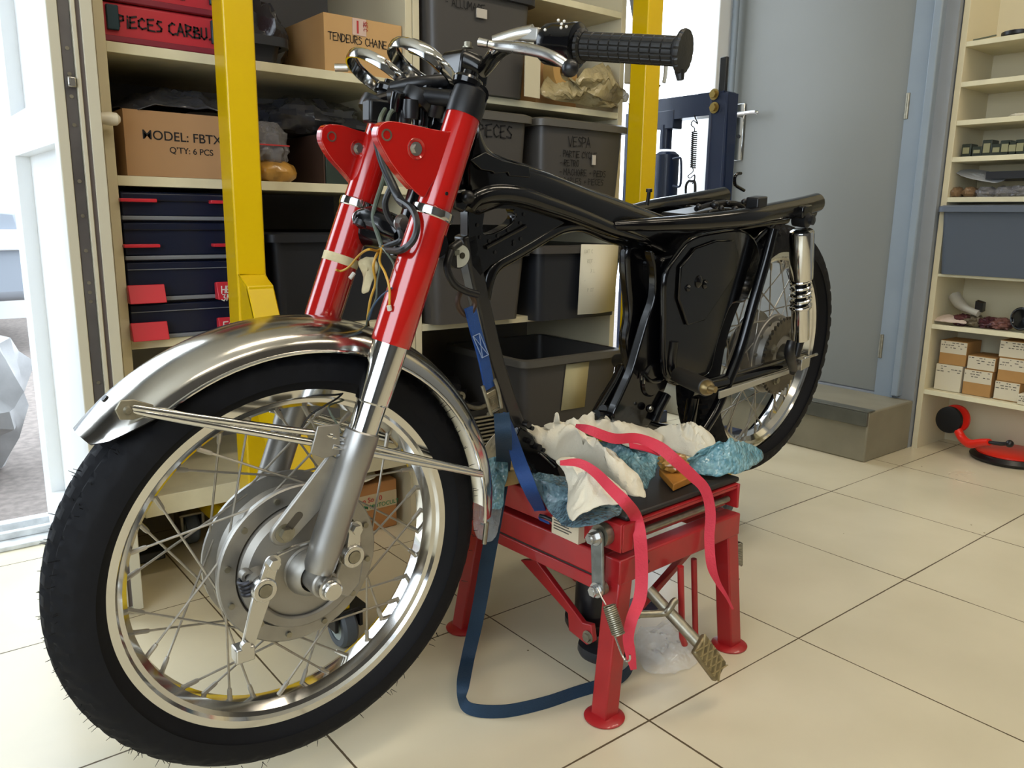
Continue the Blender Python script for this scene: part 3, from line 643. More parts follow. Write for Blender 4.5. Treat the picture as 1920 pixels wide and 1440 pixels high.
face_text(t, ['VESPA'], 1.575, 1.032, .026, yfb - .004, w=.09)
face_text(t, ['. PARTiE CYCLE', '- RETRO', '- MACHOiRE + PiEDS', '  CABLES + PiECES', '    DiVERT', '   RESiSTENCE'], 1.545, 1.002, .017, yfb - .003, gap=1.45, w=.12)
M().box((1.667, yfb - .009, .985), (1.68, yfb - .006, 1.012)).build('small_label', MATS['pale_label'], t)
t = crate('storage_crate', 'grey lidded crate low on the middle shelf beside the divider', 1.13, 1.435, yfb, YR - .03, T3 + .001, .735, greybin, lidm=darkbin)
t = crate('storage_crate', 'dark grey crate with a large white sheet taped to its front', 1.475, 1.815, yfb - .005, YR - .03, T3 - .012, .74, darkbin, lidm=greybin)
pp = [ony(1090, 458, yfb - .024), ony(1160, 459, yfb - .022), ony(1152, 583, yfb - .014), ony(1118, 588, yfb - .016), ony(1083, 590, yfb - .02)]
solid(M().add(pp, [(0, 1, 2, 3, 4)]).build('taped_sheet', paper, t), .0008)
tx = M()
for k in range(5):
    q = ony(1095 + 6 * (k % 3), 475 + 18 * k, yfb - .0255); hand(tx, ['GAT C', 'REF .', 'X L', '- 7', 'P OT'][k], q, (1, 0, 0), (0, 0, 1), .010, .07)
tx.build('faint_text', mat('faint_pencil', '9A957F', .8), t, smooth=False, weld=False)
# open crate on the bottom shelf
t = crate('storage_crate', 'open grey crate on the bottom shelf with a yellowed paper on its front', 1.405, 1.785, 1.70, 2.08, .203, .44, greybin, lid=False, rimw=.013, lidm=MATS['lid_grey_plastic'])
q = [ony(1062, 683, 1.6985), ony(1105, 678, 1.6985), ony(1096, 763, 1.7045), ony(1052, 770, 1.7045)]
solid(M().add(q, [(0, 1, 2, 3)]).build('paper_label', paper_y, t), .0008)
M().box((1.43, 1.72, .215), (1.78, 2.06, .3)).build('dark_fill', blk_s, t, bevel=.02)  # black block filling the lower part of the open crate
# clutter left of it: crankcase half and finned cylinder
t = thing('engine_case', 'dark engine case half on the bottom shelf left of the open crate', 'engine part', (1.26, 1.95, .202))
lump((1.25, 1.93, .202), (.11, .10, .10), 31, .25, 2.2, 20).build('case_casting', blk_s, t)
for (x_, z_, r_) in ((1.19, .30, .03), (1.26, .27, .022), (1.31, .25, .018), (1.28, .33, .015)):
    M().lathe((x_, 1.85, z_), (0, -1, 0), [(r_ * .45, 0), (r_ * .45, .02), (r_, .02), (r_, -.03)], 24).build('bearing_boss', zinc, t)
for x_ in (1.165, 1.20): M().tube([(x_, 1.9, .33), (x_, 1.9, .43)], .004, 8).build('stud', blk_s, t)
t = thing('finned_cylinder', 'finned engine cylinder behind the blue strap', 'engine part', (1.25, 1.68, 0))
q = ony(902, 800, 1.66)
for k in range(8):
    M().box((q.x - .06, 1.64, q.z - .045 + k * .0105), (q.x + .05, 1.74, q.z - .040 + k * .0105)).build('cooling_fin', zinc, t, bevel=.001)
M().box((q.x - .05, 1.65, .0), (q.x + .04, 1.73, q.z + .05)).build('cylinder_core', blk_s, t)
M().tube([(q.x - .06, 1.66, q.z + .07), (q.x - .02, 1.65, q.z + .055), (q.x + .03, 1.66, q.z + .06)], .006, 8, smooth=4).build('bracket', zinc, t)

# ================================================================== RIGHT-HAND SHELVES
RX = 3.02; RY = 1.34; RD = .235; ry0 = .25
t = thing('shelving_unit', 'cream open shelving set in the alcove right of the door', 'shelving', (RX + .12, .8, 0))
M().box((RX, RY - .02, 0), (RX + RD, RY, 2.3)).build('side_panel', cream, t, bevel=.001)
M().box((RX, ry0, 0), (RX + RD, ry0 + .02, 2.3)).build('side_panel', cream, t, bevel=.001)
M().box((RX + RD - .004, ry0, 0), (RX + RD + .004, RY, 2.3)).build('back_panel', cream, t)
R = {}
for k, (px_, py_) in enumerate([(1798, 80), (1792, 155), (1783, 227), (1777, 295), (1765, 370), (1757, 513), (1743, 607), (1733, 730)]):
    R[k] = onx(px_, py_, RX).z
    th = .017 if k != 5 else .010
    M().box((RX + .001, ry0 + .02, R[k] - th), (RX + RD - .004, RY - .02, R[k])).build('shelf', cream2, t, bevel=.001)
# small things on the upper shelves
def rx(px_, py_, dx=.03): return onx(px_, py_, RX + dx)
q = rx(1905, 63)
o = M().lathe((RX + .05, q.y, R[0] + .001), (0, 0, 1), [(.045, 0), (.05, .003), (.05, .014), (.045, .016), (.04, .012), (.04, 0)], 30, closed=True).build('ring_gasket', blk_s); tag(o, 'thin dark ring lying on the top right shelf', 'ring')
o = M().tube([rx(1822, 76, .05), rx(1850, 70, .08), rx(1868, 66, .1)], .003, 6).build('wire_piece', wire_g); tag(o, 'thin grey wire lying on the top right shelf', 'wire')
o = lump((RX + .06, rx(1905, 213).y, R[2] + .001), (.02, .03, .008), 4).build('cloth_scrap', rag); tag(o, 'small pale scrap on the third right shelf', 'scrap')
sp_y = [1812, 1832, 1850, 1868, 1884, 1898, 1912]
for k, px_ in enumerate(sp_y):
    y_ = rx(px_, 285, .04).y; h = [.045, .035, .055, .04, .05, .046, .05][k]
    t = thing('relay_block', ['dark relay block at the left end of the fourth right shelf', 'low dark relay block second in the row on the fourth right shelf', 'tall relay block with pale face third in the row on the right shelf', 'dark relay block fourth in the row on the right shelf', 'dark relay block fifth in the row on the right shelf', 'dark relay block sixth in the row on the right shelf', 'dark relay block at the right edge of the fourth right shelf'][k], 'relay', (RX + .06, y_, R[3]), 'dark relay blocks on the fourth right shelf')
    M().box((RX + .035, y_ - .017, R[3] + .001), (RX + .09, y_ + .016, R[3] + h)).build('relay_body', mat('dark_green_relay', '2A322A', .4), t, bevel=.003)
    M().box((RX + .033, y_ - .011, R[3] + .012), (RX + .0348, y_ + .010, R[3] + h - .012)).build('relay_label', mat('olive_label', '8A8866' if k != 2 else 'B5A878', .6), t)
q = rx(1890, 335, .05)
o = M().box((RX + .02, q.y - .1, R[4] + .06), (RX + .2, q.y + .06, R[4] + .085)).build('black_tray', darkbin); tag(o, 'black tray stacked on the fifth right shelf', 'tray')
o = solid(crumple([rx(1790, 322, .06), rx(1830, 318, .1), rx(1885, 330, .08), rx(1870, 342, .03), rx(1820, 335, .02)], dome=.004, amp=.004, seed=2).build('parts_tray', mat('grey_film_tray', '9C9EA0', .3)), .002); tag(o, 'grey flat tray leaning over the bags on the fifth right shelf', 'tray')
for k, (px_, r_, mm, lb) in enumerate([(1795, .02, mat('brown_bag', '7A6248', .4), 'small brown bag at the left of the fifth right shelf'), (1820, .022, mat('brown_bag', '7A6248', .4), 'brown bag beside the clear bag on the fifth right shelf'), (1850, .032, clearbag, 'clear bag of parts in the middle of the fifth right shelf'), (1885, .035, clearbag, 'clear bag of parts right of centre on the fifth right shelf'), (1915, .04, clearbag, 'clear bag of parts at the right edge of the fifth right shelf')]):
    o = lump((RX + .05, rx(px_, 360, .05).y, R[4] + .001), (.035, r_, .02), 40 + k, .25).build('parts_bag', mm); tag(o, lb, 'bag', 'parts bags on the fifth right shelf')
# slate crate
yb1 = rx(1757, 400, -.02).y
t = crate('storage_crate', 'slate blue lidded crate on the right-hand shelves', RX - .03, RX + .22, .7, yb1 - .018, R[5] + .001, R[4] - .045, bluebin, lidm=mat('slate_lid', '59606B', .4))
# clutter on shelf 6
o = M().tube([rx(1790, 555, .1), rx(1800, 570, .08), rx(1815, 580, .05), rx(1835, 588, .04)], [.022, .02, .012, .012], 14, smooth=5).build('plastic_elbow', mat('grey_white_plastic', 'A8A498', .4)); tag(o, 'grey white plastic elbow piece on the shelf above the small boxes', 'pipe')
o = M().obox(rx(1838, 574, .05), (.012, 0, .002), (0, .013, .003), (-.001, 0, .016)).build('connector', blk_s); tag(o, 'dark connector at the end of the plastic elbow', 'connector')
o = solid(crumple([rx(1750, 600, .02), rx(1775, 590, .06), rx(1800, 596, .05), rx(1812, 606, .01), rx(1780, 604, .0)], dome=.004, amp=.004, seed=6).build('crumpled_paper', mat('pinkish_paper', 'C4B2A4', .8))); tag(o, 'crumpled pale paper on the shelf above the small boxes', 'paper')
for k, (px_, py_, col, lb) in enumerate([(1808, 592, '5A2A2C', 'dark red lump of parts beside the crumpled paper'), (1855, 605, '4A2028', 'dark red coil on the shelf above the small boxes'), (1830, 595, '6F6450', 'brownish bag behind the dark red coil'), (1880, 598, '7A5048', 'reddish wrapped piece left of the black round lens')]):
    o = lump((RX + .06, rx(px_, py_, .06).y, R[6] + .001), (.04, .035, .022), 60 + k, .35, 3.5).build('parts_bundle', mat('bundle_' + 'abcd'[k], col, .45, vary=.5, vscale=60)); tag(o, lb, 'bundle', 'bundles on the shelf above the small boxes')
q = rx(1915, 598, .02)
t = thing('round_lamp', 'black round lens unit at the right edge of the shelf above the boxes', 'lamp', q)
M().lathe(q, (-1, .25, 0), [(.0001, -.04), (.038, -.04), (.04, 0), (.034, .004), (.03, -.002), (.0001, -.004)], 36).build('lamp_body', blk, t)
M().lathe(q, (-1, .25, 0), [(.033, .003), (.036, .006), (.033, .006)], 36, closed=True).build('chrome_ring', chrome, t)
# small boxes on shelf 7
SB = [(1755, 1805, 688, 737, 'white', 'small white box at the left, lowest of its stack on the right shelf'), (1764, 1815, 643, 688, 'k', 'small brown box with label stacked on the white box'),
      (1808, 1862, 697, 745, 'k', 'small brown box below in the second stack of the right shelf'), (1815, 1868, 671, 697, 'k', 'flat small brown box topping the second stack'),
      (1866, 1914, 716, 752, 'k', 'small labelled box lowest of the third stack'), (1874, 1930, 672, 716, 'k', 'small brown box in the middle of the third stack'), (1876, 1930, 640, 672, 'k', 'small brown box topping the third stack'), (1909, 1950, 738, 758, 'white', 'small pale box in front of the third stack')]
zb = R[7] + .001; ztp = {}
for k, (xa, xb, ya, yb_, kind, lb) in enumerate(SB):
    front = RX + (.035 if k != 7 else .01)
    pa = onx(xa, ya, front); pb = onx(xb, ya, front)
    h = onx(xa, ya, front).z - onx(xa, yb_, front).z
    z0 = zb if k in (0, 2, 4, 7) else ztp[{1: 0, 3: 2, 5: 4, 6: 5}[k]] + .0006
    ztp[k] = z0 + h
    t = carton('small_box', lb, front, front + .12, pb.y, pa.y, z0, z0 + h, mat('small_box_white', 'C9C0A8', .75) if kind == 'white' else mat('small_box_brown', 'A97F4A', .8, vary=.08, vscale=20), group='small labelled boxes on the right shelf')
    if kind == 'k':
        f = .52 if k in (1, 5) else (.5 if k == 2 else .95)
        M().box((front - .0008, pb.y + .001, z0 + h * (1 - f)), (front - .0002, pa.y - .001, z0 + h - .002)).build('box_label', mat('box_label_white', 'C6BCA4', .7), t)
    tx = M(); rnd = random.Random(k)
    for r_ in range(3):
        y_ = pa.y - .004
        while y_ > pb.y + .008:
            wdt = rnd.uniform(.003, .012); zz = z0 + h - .006 - r_ * min(.009, h * .2)
            if rnd.random() < .7: tx.box((front - .0012, max(y_ - wdt, pb.y + .002), zz - .0026), (front - .0009, y_, zz))
            y_ -= wdt + rnd.uniform(.002, .006)
    tx.build('label_marks', mat('grey_print', '45403A', .7), t, smooth=False)
# red tool on the floor
q = onx(1782, 788, RX + .07)
t = thing('suction_lifter', 'red tool with black round pad and wide red disc under the right shelves', 'tool', (RX + .02, .95, 0))
pc = onx(1783, 787, RX + .05)
M().lathe(pc, (-1, .15, .1), [(.0001, .0), (.045, .0), (.05, .008), (.048, .018), (.03, .02), (.0001, .018)], 36).build('round_pad', blk_s, t)
M().lathe(pc + V((.012, -.008, .004)), (-1, .15, .1), [(.0001, -.012), (.052, -.012), (.052, .0), (.0001, .0)], 36).build('pad_cover', red_dark, t)
M().tube([onx(1793, 800, RX + .04), onx(1803, 820, RX + .03), onx(1818, 832, RX + .0), onx(1838, 830, RX - .02), onx(1855, 829, RX - .04)], [.014, .015, .016, .014, .012], 14, smooth=5).build('handle_arm', red_dark, t)
M().tube([onx(1855, 829, RX - .04), onx(1875, 832, RX - .05), onx(1893, 832, RX - .05)], [.006, .007, .006], 10, smooth=4).ball(onx(1893, 832, RX - .05), .013, 10).build('lever', blk_s, t)
dc = onz(1893, 862, 0.0)
M().lathe(dc, (0, 0, 1), [(.0001, .002), (.125, .002), (.13, .012), (.118, .026), (.0001, .027)], 48).build('rubber_rim', blk_s, t)
M().lathe(dc, (0, 0, 1), [(.0001, .0265), (.112, .0265), (.112, .032), (.09, .038), (.0001, .042)], 48).build('disc_plate', red_dark, t)
# ================================================================== YELLOW GANTRY
gy0 = 1.64; gw = .062
gxl = ony(416, 0, gy0).x; gxr = ony(1217, 0, gy0).x
t = thing('gantry_crane', 'yellow steel gantry with two square posts standing in front of the shelving', 'gantry', ((gxl + gxr) / 2, gy0, 0))
zb_ = .135
for gx, s_ in ((gxl, 1), (gxr, 1)):
    M().box((gx, gy0, zb_ + .02), (gx + gw, gy0 + gw, 2.35)).build('post', yellow, t, bevel=.004)
    M().box((gx + .0, 1.30, zb_ - .045), (gx + gw, 2.08 if gx < 1 else 1.775, zb_ + .012)).build('base_beam', yellow, t, bevel=.004)
    pb = M()
    # folded brace plate from the post down towards the front wheel
    xa, xb = gx + .004, gx + gw - .004
    pb.prism([(xa, gy0 + .0, .71), (xa, gy0 - .045, .68), (xa, 1.335, zb_ + .012), (xa, 1.40, zb_ + .012), (xa, gy0 + .0, .52)], (.012, 0, 0))
    pb.prism([(xb - .012, gy0 + .0, .71), (xb - .012, gy0 - .045, .68), (xb - .012, 1.335, zb_ + .012), (xb - .012, 1.40, zb_ + .012), (xb - .012, gy0 + .0, .52)], (.012, 0, 0))
    pb.prism([(xa, gy0 - .042, .69), (xa, 1.33, zb_ + .012), (xa, 1.34, zb_ + .012), (xa, gy0 - .032, .69)], (gw - .008, 0, 0)).prism([(xa, gy0 - .0, .70), (xa, gy0 - .045, .68), (xa, gy0 - .045, .69), (xa, gy0, .71)], (gw - .008, 0, 0))
    if gx < 1: pb.build('brace', yellow, t, bevel=.002)
    for cy in (1.335, 2.03):
        if gx > 1 and cy > 2: cy = 1.73
        cx = gx + gw / 2 + (.03 if cy < 1.5 or gx > 1 else -.05)
        c = M().box((cx - .035, cy - .04, .085), (cx + .035, cy + .04, .092)).box((cx - .03, cy - .03, .045), (cx - .022, cy + .03, .088)).box((cx + .022, cy - .03, .045), (cx + .03, cy + .03, .088)).build('caster_fork', zinc if cy > 1.5 else blk_s, t, bevel=.002)
        M().lathe((cx, cy, .042), (1, 0, 0), [(.026, -.016), (.037, -.016), (.042, -.010), (.042, .010), (.037, .016), (.026, .016)], 36, closed=True).build('caster_wheel', rubber_w, c)
        M().lathe((cx, cy, .042), (1, 0, 0), [(.0001, -.014), (.012, -.02), (.014, -.012), (.026, -.013), (.026, .013), (.014, .012), (.012, .02), (.0001, .014)], 24).build('wheel_core', mat('pale_green_core', 'A9B4AE', .4), c)
M().box((gxl - .1, gy0 - .005, 2.35), (gxr + .16, gy0 + gw + .005, 2.47)).build('top_beam', yellow, t, bevel=.004)
# hook hose on the right-hand post and the beige box beside it
q = ony(1238, 100, gy0 + .03)
t = thing('clear_hose', 'short grey translucent hose end curving down beside the right yellow post', 'hose', q)
M().tube([ony(1232, 98, gy0 + .035), ony(1243, 100, gy0 + .035), ony(1248, 115, gy0 + .035), ony(1248, 135, gy0 + .035), ony(1245, 155, gy0 + .035)], .006, 12, smooth=6).build('hose', mat('hose_grey', 'B4B8B4', .3), t)
q0 = ony(1166, 108, 1.72); q1 = ony(1190, 150, 1.72)
t = thing('switch_box', 'beige box fixed between shelving and the right yellow post', 'box', (q0.x + .02, 1.75, q1.z))
M().box((1.848, 1.72, q1.z), (1.848 + .045, 1.79, q0.z + .06)).build('box_body', mat('beige_box', 'B9AE94', .5), t, bevel=.003)
M().box((1.894, 1.715, q1.z - .01), (1.905, 1.75, q0.z + .06)).build('yellow_side', yellow, t, bevel=.001)
M().lathe((1.885, 1.73, q1.z - .012), (0, 0, 1), [(.0001, -.016), (.03, -.008), (.042, .004), (.0001, .006)], 30).build('glass_dish', mat('dish_glass', '8E9C9C', .08, .6), t)
M().tube([(1.895, 1.73, q1.z - .02), (1.895, 1.73, .95)], .0025, 8).build('cable', blk_s, t)
struct(M().prism([ony(1185, -40, 1.75), ony(1196, -40, 1.75), ony(1197, 40, 1.75), ony(1193, 20, 1.75)], (0, .02, 0)).build('trim_6', wallpaint))

# ================================================================== NAVY PRESS
px_ = 2.33
t = thing('hydraulic_press', 'dark navy shop press with bottle jack and return springs in front of the glazing', 'press', (px_, 1.98, 0))
P = lambda x, y, dx=0: onx(x, y, px_ + dx)
yr0, yr1 = P(1385, 180, .055).y, P(1331, 180).y
ztop = P(1385, 170).z
yl1 = P(1163, 260, .0).y; yl0 = P(1190, 260, .0).y
yl1 = min(yl1, 2.24); 
M().box((px_, yr0, 0), (px_ + .055, yr0 + .012, ztop)).box((px_, yr1 - .012, 0), (px_ + .055, yr1, ztop)).box((px_, yr0, 0), (px_ + .008, yr1, ztop)).build('press_post', navy, t, bevel=.002)
M().box((px_, yl1 - .1, 0), (px_ + .008, yl1, ztop - .03)).box((px_, yl1 - .1, 0), (px_ + .055, yl1 - .09, ztop - .03)).build('press_post', navy, t, bevel=.002)
zbt, zbb = P(1330, 172).z, P(1330, 215).z
M().box((px_ + .012, yr0 + .03, zbb), (px_ + .02, yl1, zbt)).box((px_ + .012, yr0 + .03, zbt - .008), (px_ + .08, yl1, zbt)).box((px_ + .012, yr0 + .03, zbb), (px_ + .08, yl1, zbb + .008)).build('press_beam', navy, t, bevel=.002)
q = P(1240, 218); M().box((px_ + .01, q.y - .05, q.z - .045), (px_ + .06, q.y + .03, q.z + .02)).build('jack_seat', navy, t, bevel=.003)
for py_ in (177, 202):
    q = P(1340, py_); M().bolt((px_ - .001, q.y, q.z), (-1, 0, 0), .013, .01).build('bolt', mat('brass_bolt', 'A8935A', .35, .9), t)
q = P(1352, 107, .02); q2 = P(1352, 175, .02)
M().box((px_ + .02, q2.y - .014, q2.z - .05), (px_ + .035, q2.y + .014, q.z)).build('top_rod', blk_s, t, bevel=.003)
ja, jb, jc, jd = P(1248, 235, .03), P(1248, 275, .03), P(1246, 285, .03), P(1246, 385, .03)
M().lathe(jb, (0, 0, 1), [(.0001, -.01), (.022, -.01), (.022, ja.z - jb.z), (.0001, ja.z - jb.z)], 24).build('jack_ram', navy, t)
M().lathe(jd, (0, 0, 1), [(.0001, -.06), (.045, -.06), (.045, jc.z - jd.z - .012), (.03, jc.z - jd.z), (.0001, jc.z - jd.z)], 32).build('jack_body', navy, t)
M().tube([P(1262, 298, .0), P(1272, 296, .0), P(1277, 302, .0), P(1276, 345, .0), P(1268, 350, .0), P(1262, 348, .0)], .0045, 10, smooth=4).build('jack_handle', navy, t)
for (xx, y0_, y1_) in ((1302, 247, 315),):
    a, b = P(xx, y0_, .0), P(xx - 3, y1_, .0)
    M().spring(a, b, .009, .0022, 18).build('return_spring', blk_s, t)
    M().tube([a, P(xx, 240), P(xx - 6, 234), P(xx - 2, 226), P(xx + 6, 232), P(xx + 2, 222), P(xx, 216)], .0022, 8, smooth=4).build('spring_hook', blk_s, t)
    M().tube([b, P(xx - 3, 322), P(xx - 12, 330), P(xx - 8, 334), P(xx, 328), P(xx, 338), P(xx - 4, 345)], .0022, 8, smooth=4).build('spring_hook', blk_s, t)
    M().tube([P(1296, 340, -.01), P(1303, 343, -.01), P(1302, 372, -.01), P(1295, 378, -.01), P(1287, 372, -.01), P(1286, 350, -.01), P(1291, 340, -.01)], .005, 10, smooth=4, closed=True).build('chain_link', blk_s, t)
M().tube([P(1184, 240, -.0), P(1182, 300, 0), P(1184, 345, 0)], .006, 8).build('return_spring', blk_s, t)
M().box((px_ - .18, yr0, 0), (px_ + .22, yr1, .05)).build('press_foot', navy, t, bevel=.003)
M().box((px_ - .15, yl1 - .1, 0), (px_ + .22, yl1, .05)).build('press_foot', navy, t, bevel=.003)
zc = P(1290, 395).z
M().box((px_ - .03, yr1, zc - .16), (px_ + .0, yl1 - .1, zc - .05)).build('press_bed', navy, t, bevel=.003)

# ================================================================== RED LIFT
la = math.radians(2.8); LO = V((.905, .840, 0)); LX = V((math.cos(la), math.sin(la), 0)); LY = V((-math.sin(la), math.cos(la), 0)); LZ = V((0, 0, 1))
def lf(a, b, z): return LO + LX * a + LY * b + LZ * z
def lbox(mb, a0, a1, b0, b1, z0, z1): return mb.obox(lf((a0 + a1) / 2, (b0 + b1) / 2, (z0 + z1) / 2), LX * (a1 - a0) / 2, LY * (b1 - b0) / 2, LZ * (z1 - z0) / 2)
LW, LD = .347, .40
t = lift = thing('motorcycle_lift', 'red steel scissor lift table on four legs carrying the motorcycle frame', 'lift', lf(LW / 2, LD / 2, 0))
z0, z1 = .242, .286
mb = M(); th = .035
lbox(mb, 0, LW, 0, th, z0, z1); mb.build('lower_rail', red_lift, t, bevel=.003)
for args in ((0, LW, LD - th, LD), ): mb = M(); lbox(mb, *args, z0, z1); mb.build('lower_rail', red_lift, t, bevel=.003)
mb = M(); lbox(mb, 0, th, th, LD - th, z0 - .001, z1); lr = mb.build('lower_rail', red_lift, t, bevel=.003)
mb = M(); lbox(mb, -.001, th, .012, LD + .02, .216, z0 - .004); mb.build('lower_strip', red_lift, lr, bevel=.002)
mb = M(); lbox(mb, .002, th - .01, .03, LD - .03, z0 - .005, z0); mb.build('slot_line', foam, lr)
mb = M(); lbox(mb, LW - th, LW, th, LD - th, z0, z1); mb.build('lower_rail', red_lift, t, bevel=.003)
# legs with round feet
legs = [((.018, .018), onz(1133, 1345, 0)), ((LW - .02, .018), onz(1367, 1210, 0)), ((.018, LD - .02), onz(868, 1178, 0)), ((LW - .02, LD - .02), onz(868, 1178, 0) + onz(1367, 1210, 0) - onz(1133, 1345, 0))]
for (a, b), ft in legs:
    top = lf(a, b, z0 + .01); bot = V((ft.x, ft.y, .004))
    L_ = M(); d = (bot - top)
    L_.beam(top, bot, LX * .034, LY * .034)
    lg = L_.build('leg', red_lift, t, bevel=.003)
    M().lathe(bot - V((0, 0, .0035)), (0, 0, 1), [(.0001, 0), (.034, 0), (.035, .003), (.030, .006), (.020, .009), (.0001, .010)], 36).build('round_foot', red_lift, lg)
# table: channels open to the right, rubber mat on top
u0, u1 = .300, .348
mb = M()
lbox(mb, .0, LW - .012, .0, .003, u0, u1) if False else None
def chan(b0, b1):
    mb = M(); lbox(mb, 0, LW - .012, b0, b1, u1 - .003, u1); lbox(mb, 0, LW - .012, b0, b0 + .003, u0 + .02, u1 - .003) if b0 < .1 else None
    return mb
mb = M()
lbox(mb, -.002, .002, .0, LD - .03, u0, u1)           # left cheek
lbox(mb, .002, LW - .015, .0, LD - .03, u1 - .003, u1) # top sheet
lbox(mb, .002, .030, -.002, .001, u0, u1)              # corner cheek
lbox(mb, .002, LW - .02, .022, .025, u0, u1 - .003)
lbox(mb, .002, LW - .02, LD - .055, LD - .052, u0, u1 - .003)
lbox(mb, LW - .018, LW - .012, -.002, .035, u0, u1); lbox(mb, LW - .018, LW - .012, .30, LD - .03, u0, u1)
lbox(mb, .03, LW - .015, .001, .012, u1 - .010, u1 - .003)
mb.build('table_frame', red_lift, t, bevel=.0015)
mb = M(); mb.tube([lf(.03, .012, u0 + .018), lf(LW - .03, .012, u0 + .018)], .006, 12); mb.build('cross_rod', zinc, t)
for a, b in ((.08, .18), (.20, .3)):
    mb = M(); mb.beam(lf(a, .03, u0 + .004), lf(a + .02, LD - .06, u0 + .004), LX * .03, LZ * .008); mb.build('cross_bar', red_lift, t, bevel=.001)
mb = M(); lbox(mb, .016, LW - .006, .004, LD - .06, u1 + .0005, u1 + .011); mb.build('rubber_mat', foam, t, bevel=.004)
# link plate with bolts at the near corner
pa = onx(1122, 1005, lf(-.02, .05, 0).x); pb_ = onx(1124, 1104, lf(-.02, .05, 0).x)
n_ = (-LX)
mb = M(); dd = (pb_ - pa).normalized(); sd = dd.cross(n_).normalized()
pts = []
for k in range(9): an = PI * k / 8; pts.append(pa + (sd * math.cos(an) - dd * math.sin(an)) * .0125)
for k in range(9): an = PI * k / 8; pts.append(pb_ + (-sd * math.cos(an) + dd * math.sin(an)) * .0125)
mb.prism(pts, n_ * .006); lk = mb.build('link_plate', mat('galvanised_plate', '8E928E', .42, .7, vary=.3, vscale=60), t, bevel=.0015)
M().bolt(pa + n_ * .006, n_, .0095, .012).disc(pa + n_ * .018, n_, .006, .006, 16).build('link_bolt', alu_pol, lk)
M().bolt(pb_ + n_ * .006, n_, .009, .010).disc(pb_ + n_ * .016, n_, .005, .004, 16).build('link_bolt', alu_pol, lk)
M().disc(pa - n_ * .018, n_, .019, .016, 28).disc(pb_ - n_ * .01, n_, .012, .009, 24).build('spacer', zinc, lk)
# near return spring
ly = lf(-.012, .03, 0).y
g = lambda x, y, dy=0: onx(x, y, .858)
M().spring(g(1142, 1135), g(1160, 1190), .0095, .0016, 15).build('return_spring', zinc, t)
M().tube([g(1120, 1103), g(1128, 1120), g(1136, 1134)], .0014, 8).tube([g(1153, 1193), g(1160, 1212), g(1168, 1232), g(1175, 1240), g(1181, 1236), g(1181, 1228)], .0016, 8, smooth=4).build('spring_wire', alu_pol, t)
# far return spring on the right with hook
g2 = lambda x, y: onx(x, y, lf(LW + .012, .0, 0).x)
M().spring(g2(1381, 1017), g2(1381, 1058), .0105, .0018, 13).build('return_spring', zinc, t)
M().tube([g2(1372, 1052), g2(1371, 1080), g2(1374, 1090), g2(1381, 1092), g2(1386, 1085)], .0017, 8, smooth=4).build('spring_wire', zinc, t)
M().obox(g2(1362, 1027), (.02, 0, 0), (0, .014, 0), (0, 0, .008)).build('spring_bracket', blk_s, t, bevel=.002)
# scissor arms, bracket, jack, rods
c0 = lf(.02, .26, z0 + .004); 
xp = lf(.055, .1, 0).x; gx_ = lambda x, y: onx(x, y, xp)
mb = M(); mb.prism([gx_(975, 1050), gx_(1005, 1050), gx_(1092, 1168), gx_(1108, 1172), gx_(1112, 1204), gx_(1100, 1210), gx_(1066, 1182), gx_(1064, 1150)], LX * .012); mb.build('left_bracket', red_lift, t, bevel=.002)
M().bolt(gx_(1103, 1194) - LX * .001, -LX, .0085, .005).build('bracket_bolt', zinc, t)
ya_ = lf(.2, .12, 0).y; ga_ = lambda x, y: ony(x, y, ya_)
mb = M(); mb.beam(ga_(1288, 1036), ga_(1180, 1160), LY * .014, (LX * .03)); mb.build('scissor_arm', red_lift, t, bevel=.002)
jc_ = lf(.12, .17, 0)
M().lathe(jc_ + V((0, 0, .06)), (0, 0, 1), [(.0001, 0), (.045, 0), (.05, .01), (.05, .022), (.032, .03), (.030, .14), (.02, .15), (.02, .19), (.0001, .19)], 32).build('jack_body', blk_s, t)
M().lathe(jc_ + V((-.02, -.05, .025)), (.15, 0, 1), [(.0001, 0), (.04, 0), (.045, .008), (.045, .02), (.0001, .024)], 32).build('jack_foot', darkbin, t)
mb = M(); mb.obox(lf(.21, .14, .075), LX * .07, LY * .02, LZ * .012); mb.build('jack_base_plate', navy, t, bevel=.003)
# two thin red rods
gr = lambda x, y: ony(x, y, lf(.2, -.02, 0).y)
M().tube([gr(1276, 1062), gr(1279, 1195), gr(1284, 1208)], .0058, 12).build('guard_rod', red_lift, t)
gr2 = lambda x, y: ony(x, y, lf(.2, .04, 0).y)
M().tube([gr2(1301, 1048), gr2(1304, 1195)], .0058, 12).build('guard_rod', red_lift, t)
# pedal
gp = lambda x, y, dy=0: ony(x, y, .80 + dy)
pd0, pd1 = gp(1215, 1105, .07), gp(1308, 1205, -.02)
M().tube([pd0, pd1], .0105, 16).build('pedal_lever', zinc, t)
M().tube([gp(1180, 1152, .06), gp(1240, 1150, .03), gp(1254, 1143, .02), gp(1262, 1130, .02), gp(1267, 1126, .02)], .0062, 12, smooth=4).build('release_rod', zinc, t)
pc = gp(1329, 1233, -.04); pdx = (gp(1345, 1262, -.05) - gp(1305, 1208, -.03)).normalized()
pu = (gp(1350, 1225, -.04) - gp(1315, 1245, -.04)); pu = (pu - pdx * pu.dot(pdx)).normalized(); pn = pdx.cross(pu)
if pn.dot(CAM - pc) < 0: pn = -pn
mb = M(); mb.obox(pc, pdx * .037, pu * .021, pn * .006)
pd = mb.build('foot_pedal', mat('worn_pedal_metal', '8A7C5C', .4, .6, vary=.4, vscale=70), t, bevel=.004)
mb = M()
